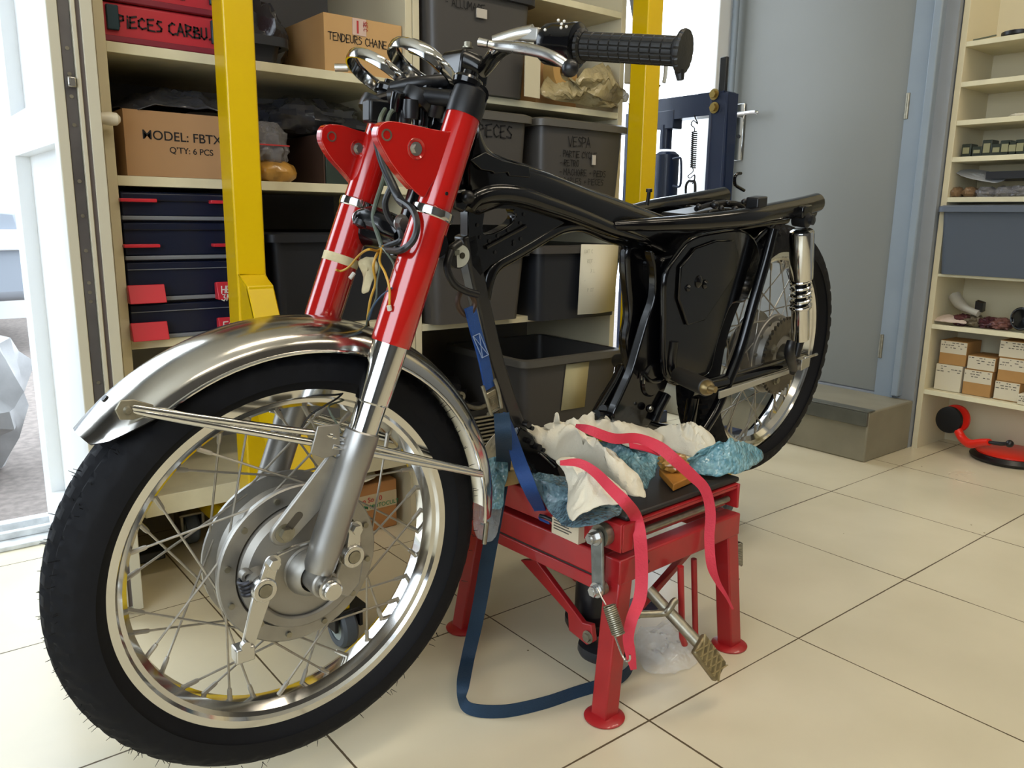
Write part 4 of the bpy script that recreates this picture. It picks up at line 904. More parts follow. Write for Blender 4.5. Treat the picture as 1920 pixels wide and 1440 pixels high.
for k in range(-2, 3):
    for s_ in (1, -1):
        a = pc + pdx * (.014 * k) + pn * .0065; p0, p1 = a - pu * .018 - pdx * .010 * s_, a + pu * .018 + pdx * .010 * s_
        mb.beam(p0, p1, pdx * .0025, pn * .003)
mb.build('tread_ribs', mat('worn_rib', 'B09E74', .35, .7), pd)
# paint chip on the front rail
mb = M(); q = lf(.066, -.0004, .262)
mb.prism([q + LX * a + LZ * b for a, b in ((-.009, -.006), (-.004, .004), (.001, .001), (.006, .008), (.009, .003), (.003, -.002), (.004, -.007), (-.003, -.004))], -LY * .0006)
mb.build('paint_chip', mat('chipped_dark', '4A1E1C', .7), lift)
# loose film under the lift
gf = lambda x, y, z: onz(x, y, z)
o = solid(crumple([gf(1195, 1185, .02), gf(1240, 1168, .04), gf(1290, 1175, .03), gf(1318, 1210, .01), gf(1300, 1250, .004), gf(1255, 1265, .004), gf(1215, 1262, .004), gf(1195, 1230, .01)], dome=.015, amp=.012, freq=30, seed=17).build('bubble_wrap', clear), .001)
tag(o, 'clear bubble wrap sheet lying on the tiles under the lift pedal', 'bubble wrap')
# ================================================================== MOTORCYCLE
BK = thing('motorcycle', 'partly dismantled motorcycle with red fork, black frame and bare wheels strapped on the red lift', 'motorcycle', (1.05, 1.07, .36))
W_R = .305
def wheel(fr, name, tire_w, knob, hub_r, near, seed):
    o, l, f, u = fr.o, fr.l, fr.f, fr.u
    # rim
    rp = [(.2425, .029), (.2425, .026), (.234, .0255), (.232, .021), (.226, .019), (.219, .008), (.2185, 0), (.219, -.008), (.226, -.019), (.232, -.021), (.234, -.0255), (.2425, -.026), (.2425, -.029), (.232, -.0285), (.2285, -.024), (.2225, -.0215), (.2145, -.009), (.214, 0), (.2145, .009), (.2225, .0215), (.2285, .024), (.232, .0285)]
    rim = M().lathe(o, l, rp, 96, closed=True).build(name, chrome, BK, ang=22)
    # tyre
    prof = []
    wv = tire_w / 2
    for k in range(19):
        a = -1.22 + 2.44 * k / 18   # over the tread
        prof.append((W_R - wv * .92 * (1 - math.cos(a)) * 1.0, wv * math.sin(a) / math.sin(1.22) * 1.0))
    sidew = [(W_R - wv * 1.1, wv * 1.03), (.262, wv * 1.02), (.252, wv * .9), (.243, .030), (.240, .027)]
    full = [(r, -h) for r, h in reversed(sidew)] + prof + sidew
    full = [p for p in full]
    nseg = 288
    ntop = len(sidew)
    def rf(a, j, r):
        k = j - ntop
        if 0 <= k < 19:
            i = int(round(a / (2 * PI) * nseg))
            blk_ = (i + (2 if (k // 2) % 2 else 0)) % 4
            d = 0
            if k % 6 in (0,) and 1 < k < 18: d = knob
            if blk_ == 0: d = max(d, knob)
            if k in (0, 1, 17, 18): d = knob * .9 if (i % 6) in (0, 1) else 0
            return r - d
        return r
    M().lathe(o, l, full, nseg, rf=rf).build('tire', rubber, rim, ang=28)
    # hub
    hr = hub_r
    h = M().lathe(o, l, [(hr + .012, -.026), (hr + .014, -.026), (hr + .014, -.021), (hr - .004, -.018), (hr - .012, -.012), (hr - .012, .012), (hr - .004, .024), (hr + .014, .028), (hr + .014, .034), (hr + .012, .036), (hr - .009, .0365), (hr - .012, .031), (.02, .034), (.02, -.026)], 72, closed=True)
    hub = h.build('hub', alu, rim, ang=25)
    for k in range(12):
        a = 2 * PI * k / 12 + .2; p = fr.w(math.cos(a) * (hr + .003), .0355, math.sin(a) * (hr + .003))
        M().disc(p, l, .0042, .004, 12).build('hub_rivet', zinc, rim)
    # spokes, each with its nipple, made once per side and copied
    protos = {}
    for side in (1, -1):
        for cross in (1, -1):
            a0_ = 0; ah = a0_ + cross * math.radians(56); ro = .214
            p0 = fr.w(math.cos(ah) * (hr + .005), (side * (.031 + .003 * cross) if side > 0 else -.0235 + .003 * cross), math.sin(ah) * (hr + .005)); p1 = fr.w(math.cos(a0_) * ro, side * .003, math.sin(a0_) * ro)
            d = (p1 - p0).normalized()
            mb = M().tube([p0, p1 - d * .018], .0016, 8).tube([p1 - d * .02, p1 - d * .016, p1 - d * .002, p1 + d * .004], [.0026, .0033, .0033, .0042], 8)
            off = o
            me_o = mb.build('spoke', steel, None, loc=o); protos[(side, cross)] = me_o
    basis = Matrix((f, l, u)).transposed()
    for side in (1, -1):
        for cross in (1, -1):
            src = protos[(side, cross)]
            for k in range(9):
                ang_ = 2 * PI * (k / 9 + (0 if cross == 1 else .5 / 9) + (.25 / 9 if side == 1 else 0)) + seed
                c = src if k == 0 else src.copy()
                if k: C.objects.link(c)
                rot = Matrix.Rotation(-ang_, 3, l)
                c.parent = rim; c.matrix_parent_inverse = Matrix()
                c.location = o - OFF[BK]; c.rotation_euler = rot.to_euler(); OFF[c] = OFF[BK]
    return rim
fw = wheel(FF, 'front_wheel', .088, .0035, .100, True, .1)
rw = wheel(BF, 'rear_wheel', .096, .0075, .082, True, .3)
# rubber whiskers on the front tyre
mb = M(); rnd = random.Random(4)
for k in range(230):
    a = rnd.uniform(0, 2 * PI); ll = rnd.choice((-.030, -.018, 0, .018, .030, .036)); r_ = W_R - .0065 * (abs(ll) / .03) ** 2
    p = FF.w(math.cos(a) * (r_ - .002), ll, math.sin(a) * (r_ - .002)); d = FF.w(math.cos(a + rnd.uniform(-.03, .03)) * (r_ + rnd.uniform(.002, .0055)), ll * 1.1, math.sin(a) * (r_ + .006))
    mb.tube([p, d], [.0006, .0003], 4)
wk = mb.build('rubber_whiskers', rubber, fw); wk['kind'] = 'stuff'

F = FF.w; B = BF.w
# ---- front brake panel
l = FF.l; o = FF.o
bp = M().lathe(F(0, .030, 0), l, [(.0001, .030), (.030, .030), (.034, .026), (.055, .024), (.080, .018), (.087, .010), (.0885, 0), (.0885, -.01), (.0001, -.01)], 72).build('brake_panel', mat('panel_aluminium', '9C9890', .42, .75, vary=.2, vscale=14, rvary=.15), BK, ang=30)
def arcpoly(r0, r1, a0, a1, ll, n=20):
    return [F(math.cos(math.radians(a0 + (a1 - a0) * k / n)) * r1, ll, math.sin(math.radians(a0 + (a1 - a0) * k / n)) * r1) for k in range(n + 1)] + [F(math.cos(math.radians(a1 + (a0 - a1) * k / n)) * r0, ll, math.sin(math.radians(a1 + (a0 - a1) * k / n)) * r0) for k in range(n + 1)]
M().prism(arcpoly(.068, .084, 200, 330, .050), l * .006).build('panel_rib', MATS['panel_aluminium'], bp, bevel=.003)
M().lathe(F(0, .055, 0), l, [(.030, 0), (.034, .008), (.030, .020), (.022, .026), (.022, 0)], 40, closed=True).build('axle_boss', alu, bp)
M().lathe(F(.0, .05, 0), l, [(.0001, 0), (.0135, 0), (.0135, .066), (.0155, .066), (.0155, .071), (.0125, .072), (.0125, .080), (.011, .082), (.0001, .082)], 32).build('axle_bolt', alu_pol, bp)
# torque arm plate with slotted end
ta, tb = FF.px(528, 998, .07), FF.px(636, 862, .085)
dd = (tb - ta).normalized(); sd = dd.cross(l).normalized()
pts = [ta + (-dd * math.cos(PI * k / 10 - PI / 2) - sd * math.sin(PI * k / 10 - PI / 2)) * .017 for k in range(11)]
pts += [tb - sd * .022, tb + sd * .022]
pts = [ta - dd * .017 * math.sin(PI * k / 10) + sd * .017 * math.cos(PI * k / 10) for k in range(11)] + [tb - sd * .020 , tb + sd * .028]
arm = M().prism(pts, l * .007).build('torque_arm', alu, bp, bevel=.002)
M().prism([ta + dd * (.012 + .018 * (1 if k < 6 else -.3) * 1.0) * 1 + (dd * math.sin(PI * k / 5) * .005 if k < 6 else -dd * math.sin(PI * (k - 6) / 5) * .005) + sd * (.0055 * math.cos(PI * k / 5) if k < 6 else -.0055 * math.cos(PI * (k - 6) / 5)) for k in range(12)], l * .0075).build('arm_slot', mat('slot_shadow_steel', '57524A', .5, .6), arm)
M().bolt(ta + l * .006 + dd * .002, l, .009, .008).build('arm_bolt', zinc, arm)
for (x_, y_) in ((590, 925), (575, 945), (560, 960), (607, 905)):
    M().disc(FF.px(x_, y_, .077), l, .0045, .002, 14).build('dimple', zinc, arm)
# brake levers
def lever(a, b, c, name, lab=None):
    """clamp end a, pivot shaft b, long end c"""
    mb = M(); d = (c - b).normalized() if c is not None else (b - a).normalized(); s_ = d.cross(l).normalized()
    mb.lathe(b, l, [(.0085, -.004), (.0155, -.004), (.0165, .004), (.0155, .009), (.0085, .009)], 28, closed=True)
    if c is not None: mb.prism([b + s_ * .0125 + d * .008, b - s_ * .0125 + d * .008, c - s_ * .0085, c + s_ * .0085], l * .005)
    mb.prism([b + s_ * .0105 - d * .006, b - s_ * .0105 - d * .006, a - s_ * .009, a + s_ * .009], l * .006)
    o_ = mb.build(name, alu_pol, bp, bevel=.0012)
    M().disc(b - l * .02, l, .0085, .030, 24).build('lever_shaft', zinc, o_)
    M().disc(b - l * .022, l, .021, .018, 28, .017).build('shaft_boss', alu, o_)
    M().bolt(a + l * .004, l, .0072, .008).build('clevis_bolt', alu_pol, o_)
    return o_
lv1 = lever(FF.px(508, 1052, .085), FF.px(493, 1103, .085), FF.px(463, 1208, .085), 'brake_lever')
e = FF.px(456, 1222, .085)
M().obox(e, FF.f * .012, FF.l * .010, FF.u * .010).obox(FF.px(456, 1226, .083), FF.f * .011, FF.l * .003, FF.u * .012).build('clevis', alu_pol, lv1, bevel=.002)
M().disc(FF.px(458, 1208, .094), l, .006, .007, 18).build('clevis_pin', alu_pol, lv1)
lv2 = lever(FF.px(662, 988, .085), FF.px(659, 1040, .085), None, 'brake_lever')
M().tube([FF.px(520, 1040, .083), FF.px(548, 1027, .084), FF.px(578, 1018, .08), FF.px(640, 996, .075)], .0028, 8).build('link_rod', alu_pol, bp)
M().prism([FF.px(640, 1030, .060), FF.px(668, 1000, .060), FF.px(680, 1040, .060), FF.px(672, 1090, .060), FF.px(650, 1118, .060), FF.px(628, 1112, .060), FF.px(625, 1085, .060)], l * .006).build('cable_lug', alu, bp, bevel=.003)
M().spring(FF.px(462, 1085, .072), FF.px(472, 1112, .072), .010, .003, 4).build('return_spring', mat('dark_spring', '3A3A3E', .4, .7), bp)
M().lathe(FF.px(458, 1075, .06), l, [(.004, 0), (.008, 0), (.008, .012), (.004, .012)], 18, closed=True).build('cable_stop', alu, bp)
M().disc(FF.px(487, 1168, .062), l, .0045, .004, 16).build('panel_screw', zinc, bp)

# ---- fork legs
def pt(x, y, ll): return FF.px(x, y, ll)
for sgn in (1, -1):
    ll = .097 * sgn
    ax = (F(-.205, ll, .600) - F(0, ll, .03)).normalized()
    def at_u(uu, dr=0): # point on the leg axis at height uu
        k = (uu - .03) / (.600 - .03); return F(-.205 * k, ll, uu)
    side = 'left' if sgn > 0 else 'right'
    b0_ = at_u(.020); L0 = (at_u(.197) - b0_).length
    sl = M().lathe(b0_, ax, [(.0001, -.004), (.0175, -.004), (.0205, .004), (.0216, .03), (.0218, L0 - .05), (.0228, L0 - .045), (.0230, L0 - .012), (.0224, L0 - .002), (.020, L0), (.0001, L0)], 48).build('fork_slider', mat('slider_aluminium', '9E9C98', .3, .85, vary=.12, vscale=12, rvary=.15), BK, ang=30)
    M().disc(F(0, ll - .022, 0), l, .0185, .034, 36).build('axle_clamp', alu, sl, bevel=.003)
    c0_, c1_ = at_u(.195), at_u(.325)
    M().lathe(c0_, ax, [(.0001, 0), (.0198, 0), (.0198, (c1_ - c0_).length * .28), (.0228, (c1_ - c0_).length * .30), (.0236, (c1_ - c0_).length), (.0001, (c1_ - c0_).length)], 48).build('chrome_seal_holder', chrome, sl)
    r0_, r1_ = at_u(.308), at_u(.467); r2_ = at_u(.598)
    cv = M().lathe(r0_, ax, [(.0220, .0), (.0256, -.001), (.0262, .004), (.0262, (r1_ - r0_).length * .7), (.0256, (r1_ - r0_).length), (.0220, (r1_ - r0_).length), (.0220, .0)], 56).build('fork_cover', red, BK)
    M().lathe(r1_, ax, [(.0250, -.001), (.0272, .001), (.0277, .005), (.0273, .011), (.0240, .013), (.0226, .013)], 56, closed=True).build('clamp_ring', chrome, cv)
    M().lathe(r1_ + ax * .012, ax, [(.0200, 0), (.0227, 0), (.0222, (r2_ - r1_).length - .012), (.0200, (r2_ - r1_).length - .012)], 56, closed=True).build('upper_cover', red, cv)
    M().lathe(r2_, ax, [(.0001, 0), (.0235, -.004), (.024, .012), (.0225, .03), (.019, .034), (.0001, .036)], 48).build('rubber_cap', blk_s, cv)
    if sgn > 0: M().disc(pt(837, 363, .124), l, .0024, .001, 12).build('cover_hole', blk_s, cv)
    # headlamp bracket: plate that wraps the tube
    if sgn > 0:
        le = .107; P_ = [(870, 250), (838, 247), (800, 240), (770, 233), (740, 228), (722, 228), (711, 235), (706, 248), (708, 262), (716, 278), (735, 310), (760, 342), (783, 365), (795, 368), (808, 345)]
        off1, off2 = (725, 253), (780, 279)
    else:
        le = -.100; P_ = [(722, 256), (700, 252), (665, 243), (640, 235), (618, 233), (606, 238), (601, 252), (604, 270), (620, 297), (645, 325), (667, 352), (672, 360), (685, 340), (700, 310)]
        off1, off2 = (622, 256), (672, 279)
    poly = [FF.px(x, y, le) for x, y in P_]
    poly = crom(poly, [1] * len(poly), 4, True)[0]
    ear = M().prism(poly, l * .0025).build('headlamp_bracket', red, BK, bevel=.001, ang=50)
    cen = sum(poly, V()) / len(poly)
    rimp = [p + (cen - p).normalized() * .0015 for p in poly]
    k0, k1 = (4, 50)
    mb = M()
    for i in range(6, len(poly) - 14):
        a, b = poly[i], poly[i + 1]
        mb.add([a, b, b - l * .012, a - l * .012, a + (cen - a).normalized() * .0018, b + (cen - b).normalized() * .0018, b + (cen - b).normalized() * .0018 - l * .012, a + (cen - a).normalized() * .0018 - l * .012], [(0, 1, 2, 3), (4, 7, 6, 5), (3, 2, 6, 7), (0, 4, 5, 1)])
    mb.build('bracket_flange', red, ear)
    c1 = FF.px(*off1, le + .0026); c2 = FF.px(*off2, le + .0026)
    M().lathe(c1, l, [(.0052, -.003), (.0070, -.0005), (.0070, .0008), (.0052, .0008)], 28, closed=True).build('grommet_hole', zinc, ear)
    M().disc(c1 - l * .001, l, .0052, .0005, 24).build('hole_shadow', blk_s, ear)
    M().lathe(c2, l, [(.008, -.001), (.0125, .0012), (.013, .0003)], 36).build('pressed_ring', red, ear)
    M().bolt(c2 - l * .001, l, .0058, .0045).build('bracket_nut', alu_pol, ear)
# ---- steering head: yokes, clamp
tl, tr = F(-.217, .097, .636), F(-.217, -.097, .636)
M().tube([F(-.215, .115, .622), F(-.235, .05, .622), F(-.245, 0, .622), F(-.235, -.05, .622), F(-.215, -.115, .622)], [.012, .017, .022, .017, .012], 16, smooth=4).build('top_yoke', blk, BK)
M().tube([F(-.152, .115, .435), F(-.175, .05, .435), F(-.19, 0, .435), F(-.175, -.05, .435), F(-.152, -.115, .435)], [.018, .024, .03, .024, .018], 16, smooth=4).build('lower_yoke', blk, BK)
M().tube([F(-.185, 0, .41), F(-.257, 0, .61)], .027, 28).build('steering_stem', blk, BK)
for s_ in (1, -1):
    M().lathe(F(-.207, .097 * s_, .632), (F(-.205, .1, .6) - F(0, .1, .03)).normalized(), [(.0001, 0), (.019, 0), (.020, .006), (.018, .010), (.010, .012), (.010, .018), (.0001, .019)], 28).build('fork_top_nut', blk, BK)
# clamp block (tall black bracket)
cl = [FF.px(x, y, .035) for x, y in ((866, 100), (872, 90), (908, 104), (905, 120), (918, 135), (914, 160), (900, 172), (868, 165), (860, 145))]
M().prism(cl, l * -.05).build('handlebar_clamp', blk, BK, bevel=.003)
M().bolt(FF.px(877, 90, .02), FF.u, .005, .006).build('clamp_bolt', zinc, BK)
# gauge rings: open chrome hoops with stems
for (gx, gy, ll_, R_, nm) in ((793, 124, 0.0, .0505, 1), (713, 141, -.075, .0505, 0)):
    c = FF.px(gx, gy, ll_)
    nrm_ = (FF.u * .83 + FF.f * -.52 + FF.l * .05).normalized()
    g_ = M().lathe(c, nrm_, [(R_ - .0005, -.009), (R_ + .001, -.004), (R_ + .001, .003), (R_ - .001, .007), (R_ - .005, .0085), (R_ - .009, .007), (R_ - .009, .006), (R_ - .004, .0055), (R_ - .003, .002), (R_ - .003, -.009)], 64, closed=True).build('gauge_ring', chrome, BK, ang=40)
    M().tube([c - nrm_ * .01 + FF.f * -.03, c - nrm_ * .03 + FF.f * -.03, c - nrm_ * .04 + FF.f * -.01], .006, 10, smooth=4).build('gauge_bracket', blk_s, g_)
    M().lathe(c - nrm_ * .062 + FF.f * -.022, nrm_, [(.0001, 0), (.022, 0), (.024, .006), (.024, .018), (.018, .02), (.0001, .02)], 30).build('gauge_mount', blk_s, g_)
M().tube([FF.px(735, 165, -.03), FF.px(790, 155, -.0), FF.px(860, 150, .02)], .009, 12, smooth=4).tube([FF.px(730, 180, -.03), FF.px(780, 178, 0), FF.px(850, 185, .05)], .011, 12, smooth=4).build('gauge_crossbar', blk_s, BK)
M().disc(FF.px(775, 192, .0), -FF.u, .009, .018, 24).build('brass_fitting', mat('brass_fitting', 'B59A62', .3, .9), BK)
for k, (x, y, r_) in enumerate(((800, 175, .012), (815, 200, .014), (770, 205, .010), (745, 190, .009), (835, 215, .012), (850, 195, .013), (790, 220, .012), (760, 225, .008))):
    M().lathe(FF.px(x, y, .0 + .01 * (k % 3)), (FF.u + FF.l * (.3 * (k % 2))), [(.0001, -.012), (r_, -.012), (r_ * 1.1, 0), (r_, .012), (.0001, .012)], 16).build('connector', blk_s if k % 3 else blk, BK)
M().obox(FF.px(712, 210, -.06), FF.f * .022, FF.l * .012, FF.u * .016).build('lamp_connector', blk_s, BK, bevel=.004)
M().tube([FF.px(628, 127, -.15), FF.px(652, 127, -.14)], .0055, 14).tube([FF.px(651, 127, -.14), FF.px(663, 129, -.13)], .0035, 10).build('cable_adjuster', alu_pol, BK)
# handlebar
hb = M().tube([FF.px(882, 150, .0), FF.px(900, 136, .025), FF.px(918, 117, .05), FF.px(935, 96, .08), FF.px(958, 82, .11), FF.px(990, 74, .15), F(-.275, .20, .683), F(-.300, .26, .678), F(-.322, .33, .672)], .0108, 20, smooth=6).tube([FF.px(882, 150, .0), F(-.27, -.03, .664), F(-.25, -.06, .69), F(-.24, -.085, .70)], .0108, 16, smooth=5).build('handlebar', chrome, BK)
g0, g1 = F(-.282, .222, .679), F(-.319, .333, .669); ga = (g1 - g0).normalized(); GLn = (g1 - g0).length
gprof = []
nn_ = 9
for k in range(nn_):
    s0, s1 = GLn * k / nn_, GLn * (k + 1) / nn_; gprof += [(.0150, s0), (.0163, s0 + .001), (.0163, s1 - .001), (.0150, s1)]
def grf(a, j, r):
    return r - (.0010 if (r > .016 and int(a / (2 * PI) * 96) % 6 == 0) else 0)
gp_ = M().lathe(g0, ga, [(.012, -.002), (.018, -.002), (.020, .0), (.020, .004), (.0165, .006)] + [(r, h + .006) for r, h in gprof] + [(.0165, GLn + .006), (.0185, GLn + .008), (.0235, GLn + .011), (.0245, GLn + .014), (.0235, GLn + .017), (.0001, GLn + .018)], 96, rf=grf).build('grip', blk_grip, hb, ang=25)
M().tube([g1 + ga * .012 - FF.u * .020, g1 + ga * .014 - FF.u * .030], [.006, .004], 10).build('grip_nub', blk_grip, gp_)
M().lathe(g0 - ga * .05, ga, [(.0001, -.004), (.018, -.004), (.0235, .004), (.025, .018), (.0255, .036), (.0265, .040), (.0265, .047), (.02, .050), (.0001, .05)], 40).build('switch_housing', blk, hb)
M().obox(FF.px(1003, 66, .17), ga * .014, FF.u * .008, FF.f * .012).obox(FF.px(985, 62, .16), ga * .008, FF.u * .005, FF.f * .008).build('lever_perch', alu, hb, bevel=.002)
for k, (x, y) in enumerate(((1047, 38), (1053, 45), (1058, 40), (1052, 52), (1062, 50), (1022, 56))):
    M().ball(FF.px(x, y, .23 if k < 5 else .2), .0018, 6).build('paint_fleck', mat('fleck', 'D8D4CC', .6), hb)
# clutch lever
lp = [FF.px(898, 79, .13), FF.px(915, 82, .14), FF.px(935, 86, .15), FF.px(975, 90, .185), FF.px(1010, 97, .215), FF.px(1040, 108, .24), FF.px(1060, 121, .252), FF.px(1067, 127, .256)]
lev_ = M().tube(lp[1:], [.0045, .006, .0075, .0068, .0062, .0060, .0068], 16, smooth=5).build('clutch_lever', alu_pol, hb)
M().tube([lp[0], lp[1]], [.0055, .0048], 14).build('adjuster', alu_pol, lev_)
M().ball(FF.px(1069, 128, .258), .0098, 14).build('lever_ball', blk_s, lev_)
M().tube([FF.px(925, 78, .13), FF.px(965, 66, .15), FF.px(1000, 60, .17)], [.007, .008, .009], 14, smooth=4).build('lever_mount', alu_pol, hb)

# ---- front mudguard
mb = M(); n1, n2 = 56, 16; th_ = .0022
A0, A1 = math.radians(41.0), math.radians(181)
for lay in (0, 1):
    vs = []
    for i in range(n1 + 1):
        a = A0 + (A1 - A0) * i / n1
        taper = 1 - .1 * max(0, 1 - (n1 - i) / 4); pm = 88 * (.45 + .55 * min(1, i / 5) ** .6)
        for j in range(n2 + 1):
            ph = math.radians(-pm + 2 * pm * j / n2)
            hw, hh = (.058 - lay * th_), (.036)
            R_ = .334 - lay * th_ + (.004 * (i / n1))
            r_ = R_ - hh + hh * math.cos(ph) + (.006 * math.exp(-(math.degrees(ph) / 9) ** 2) if False else 0)
            vs.append(F(math.cos(a) * r_, hw * math.sin(ph) * taper, math.sin(a) * r_))
    base = len(mb.v)
    mb.add(vs, [(i * (n2 + 1) + j, i * (n2 + 1) + j + 1, (i + 1) * (n2 + 1) + j + 1, (i + 1) * (n2 + 1) + j) for i in range(n1) for j in range(n2)])
S_ = (n1 + 1) * (n2 + 1)
for i in range(n1):
    for j in (0, n2): mb.f.append((i * (n2 + 1) + j, (i + 1) * (n2 + 1) + j, S_ + (i + 1) * (n2 + 1) + j, S_ + i * (n2 + 1) + j))
for j in range(n2):
    for i in (0, n1): mb.f.append((i * (n2 + 1) + j, i * (n2 + 1) + j + 1, S_ + i * (n2 + 1) + j + 1, S_ + i * (n2 + 1) + j))
mg = mb.build('front_mudguard', chrome_worn, BK, ang=40)
for s_ in (1, -1):
    mb = M().tube([F(math.cos(A0 + (A1 - A0) * i / 40) * .2985, s_ * .0585, math.sin(A0 + (A1 - A0) * i / 40) * .2985) for i in range(4, 41)], .0024, 8); mb.build('rolled_edge', chrome, mg)
    # stays
    sf, sm, sb = (FF.px(248, 770, .062), FF.px(622, 836, .095), FF.px(902, 890, .062)) if s_ > 0 else (None,) * 3
    if s_ < 0:
        k = [FF.at(248, 770, .062), FF.at(622, 836, .095), FF.at(902, 890, .062)]
        sf, sm, sb = F(k[0][0] - .03, -.056, k[0][1] - .004), F(k[1][0], -.095, k[1][1]), F(k[2][0], -.062, k[2][1])
    mb = M().tube([sf, sf.lerp(sm, .08), sf.lerp(sm, .92), sm], [.003, .0048, .0048, .003], 12)
    mb.tube([sf + FF.u * .004, sf.lerp(sm, .3) + FF.u * .006, sm + FF.u * .014], .0042, 12)
    mb.tube([sm, sm.lerp(sb, .06), sb], .0048, 12).tube([sm + FF.u * .012, sb + FF.u * .003], .0038, 12)
    stay = mb.build('mudguard_stay', chrome, mg)
    tab = M()
    if s_ < 0: continue
    tab.prism([sf + FF.f * a + FF.u * b for a, b in ((.018, .004), (.012, .014), (-.002, .013), (-.022, .004), (-.02, -.006), (.0, -.010), (.014, -.008))], l * .003 * s_).build('stay_tab', zinc, stay, bevel=.001)
    M().disc(sf + l * .003 * s_ + FF.f * .005 + FF.u * .002, l * s_, .0052, .0035, 20, .0035).build('rivet', zinc, stay)
    M().prism([sm + FF.f * a + FF.u * b for a, b in ((.02, .03), (.03, -.004), (.012, -.014), (-.01, -.012), (-.01, .028))], l * .003 * s_).build('stay_plate', alu, stay, bevel=.001)
M().tube([F(math.cos(A1) * .302, .058, math.sin(A1) * .302), F(math.cos(A1 + .12) * .302, .058, math.sin(A1 + .12) * .302)], .004, 10).build('lower_lug', zinc, mg)
M().prism([F(-.10, -.075, .20), F(-.07, -.075, .19), F(-.035, -.075, .27), F(-.05, -.075, .31), F(-.11, -.075, .31), F(-.135, -.075, .27)], l * .004).build('mudguard_bridge', alu, mg, bevel=.002)
for (a, b) in ((-.055, .262), (-.09, .28), (-.085, .235)):
    M().bolt(F(a, -.070, b), l, .007, .004).build('bridge_bolt', zinc, mg)
M().disc(FF.px(199, 749, .03), (FF.f + FF.u), .004, .003, 14).build('mudguard_hole', blk_s, mg)

# ================= frame (bike coordinates)
def bp_(pts, ll): return [BF.px(x, y, ll) for x, y in pts]
lb = BF.l
def slab(pts, lnear, lfar, name, m_=blk, bevel=.008, parent=BK, sm=0):
    poly = bp_(pts, lnear)
    if sm: poly = crom(poly, [1] * len(poly), sm, True)[0]
    return M().prism(poly, lb * (lfar - lnear)).build(name, m_, parent, bevel=bevel, seg=3, ang=40)
spine_top = [(888, 232), (893, 258), (912, 284), (940, 297), (975, 308), (1037, 330), (1090, 351), (1115, 357), (1165, 379), (1230, 403), (1265, 411), (1320, 407)]
spine_low = [(1320, 436), (1285, 447), (1268, 470), (1253, 487), (1238, 486), (1224, 470), (1202, 459), (1165, 451), (1130, 438), (1100, 424), (1065, 408), (1035, 398), (1000, 388), (955, 380), (915, 386), (893, 400), (878, 430), (862, 400), (866, 340), (868, 290)]
stn = [((884, 228), (856, 320), .024), ((890, 250), (862, 372), .028), ((900, 272), (880, 402), .031), ((918, 287), (900, 398), .033), ((942, 298), (925, 388), .034), ((975, 308), (958, 386), .034), ((1010, 319), (988, 392), .034), ((1050, 335), (1025, 405), .034), ((1090, 351), (1065, 418), .034), ((1150, 372), (1128, 442), .033), ((1200, 391), (1180, 458), .032), ((1236, 405), (1222, 476), .030), ((1262, 411), (1254, 488), .030), ((1290, 411), (1272, 462), .034), ((1325, 407), (1300, 443), .044), ((1380, 402), (1362, 431), .055), ((1440, 396), (1432, 420), .06)]
st2 = []
tp, _ = crom([BF.px(*a, 0) for a, b, w_ in stn], [1] * len(stn), 4); bt, ws_ = crom([BF.px(*b, 0) for a, b, w_ in stn], [w_ for a, b, w_ in stn], 4)
mb = M(); vs = []; fs = []; nc = 28
for T, Bm, hw in zip(tp, bt, ws_):
    c = (T + Bm) / 2; hv = (T - Bm) / 2
    for k in range(nc):
        a = 2 * PI * k / nc; ca, sa = math.cos(a), math.sin(a)
        vs.append(c + hv * (math.copysign(abs(sa) ** .62, sa)) + BF.l * hw * math.copysign(abs(ca) ** .72, ca))
for i in range(len(tp) - 1):
    for k in range(nc): fs.append((i * nc + k, i * nc + (k + 1) % nc, (i + 1) * nc + (k + 1) % nc, (i + 1) * nc + k))
fs += [tuple(range(nc - 1, -1, -1)), tuple((len(tp) - 1) * nc + k for k in range(nc))]
sp_o = mb.add(vs, fs).build('frame_spine', blk, BK, ang=60)
# rolled seam strips that catch the light
M().tube(bp_([(893, 258), (905, 280), (940, 297), (975, 308), (1037, 330), (1090, 351), (1165, 378), (1230, 402), (1265, 410), (1340, 405)], .018), .003, 8, smooth=5).build('seam', blk, sp_o)
M().prism(bp_([(880, 300), (900, 318), (922, 322), (925, 326), (950, 323), (953, 330), (993, 333), (990, 312), (940, 301), (908, 285)], .033), lb * .003).build('neck_plate', blk, sp_o, bevel=.0012)
# near the bent-tube look: large rounded lower tube following the spine
M().tube(bp_([(878, 392), (892, 372), (925, 362), (972, 366), (1028, 384), (1090, 406), (1150, 430), (1200, 448), (1222, 456)], .025), [.010, .013, .015, .016, .015, .014, .012, .009, .003], 24, smooth=5).build('main_tube', blk, sp_o)
# second lower tube from arch to down tube
M().tube(bp_([(906, 560), (914, 520), (928, 496), (956, 479), (990, 459), (1025, 438), (1056, 424), (1095, 422), (1140, 440), (1180, 452), (1215, 462)], .0), [.012, .013, .013, .013, .013, .013, .013, .013, .014, .014, .014], 18, smooth=5).build('brace_tube', blk, sp_o)
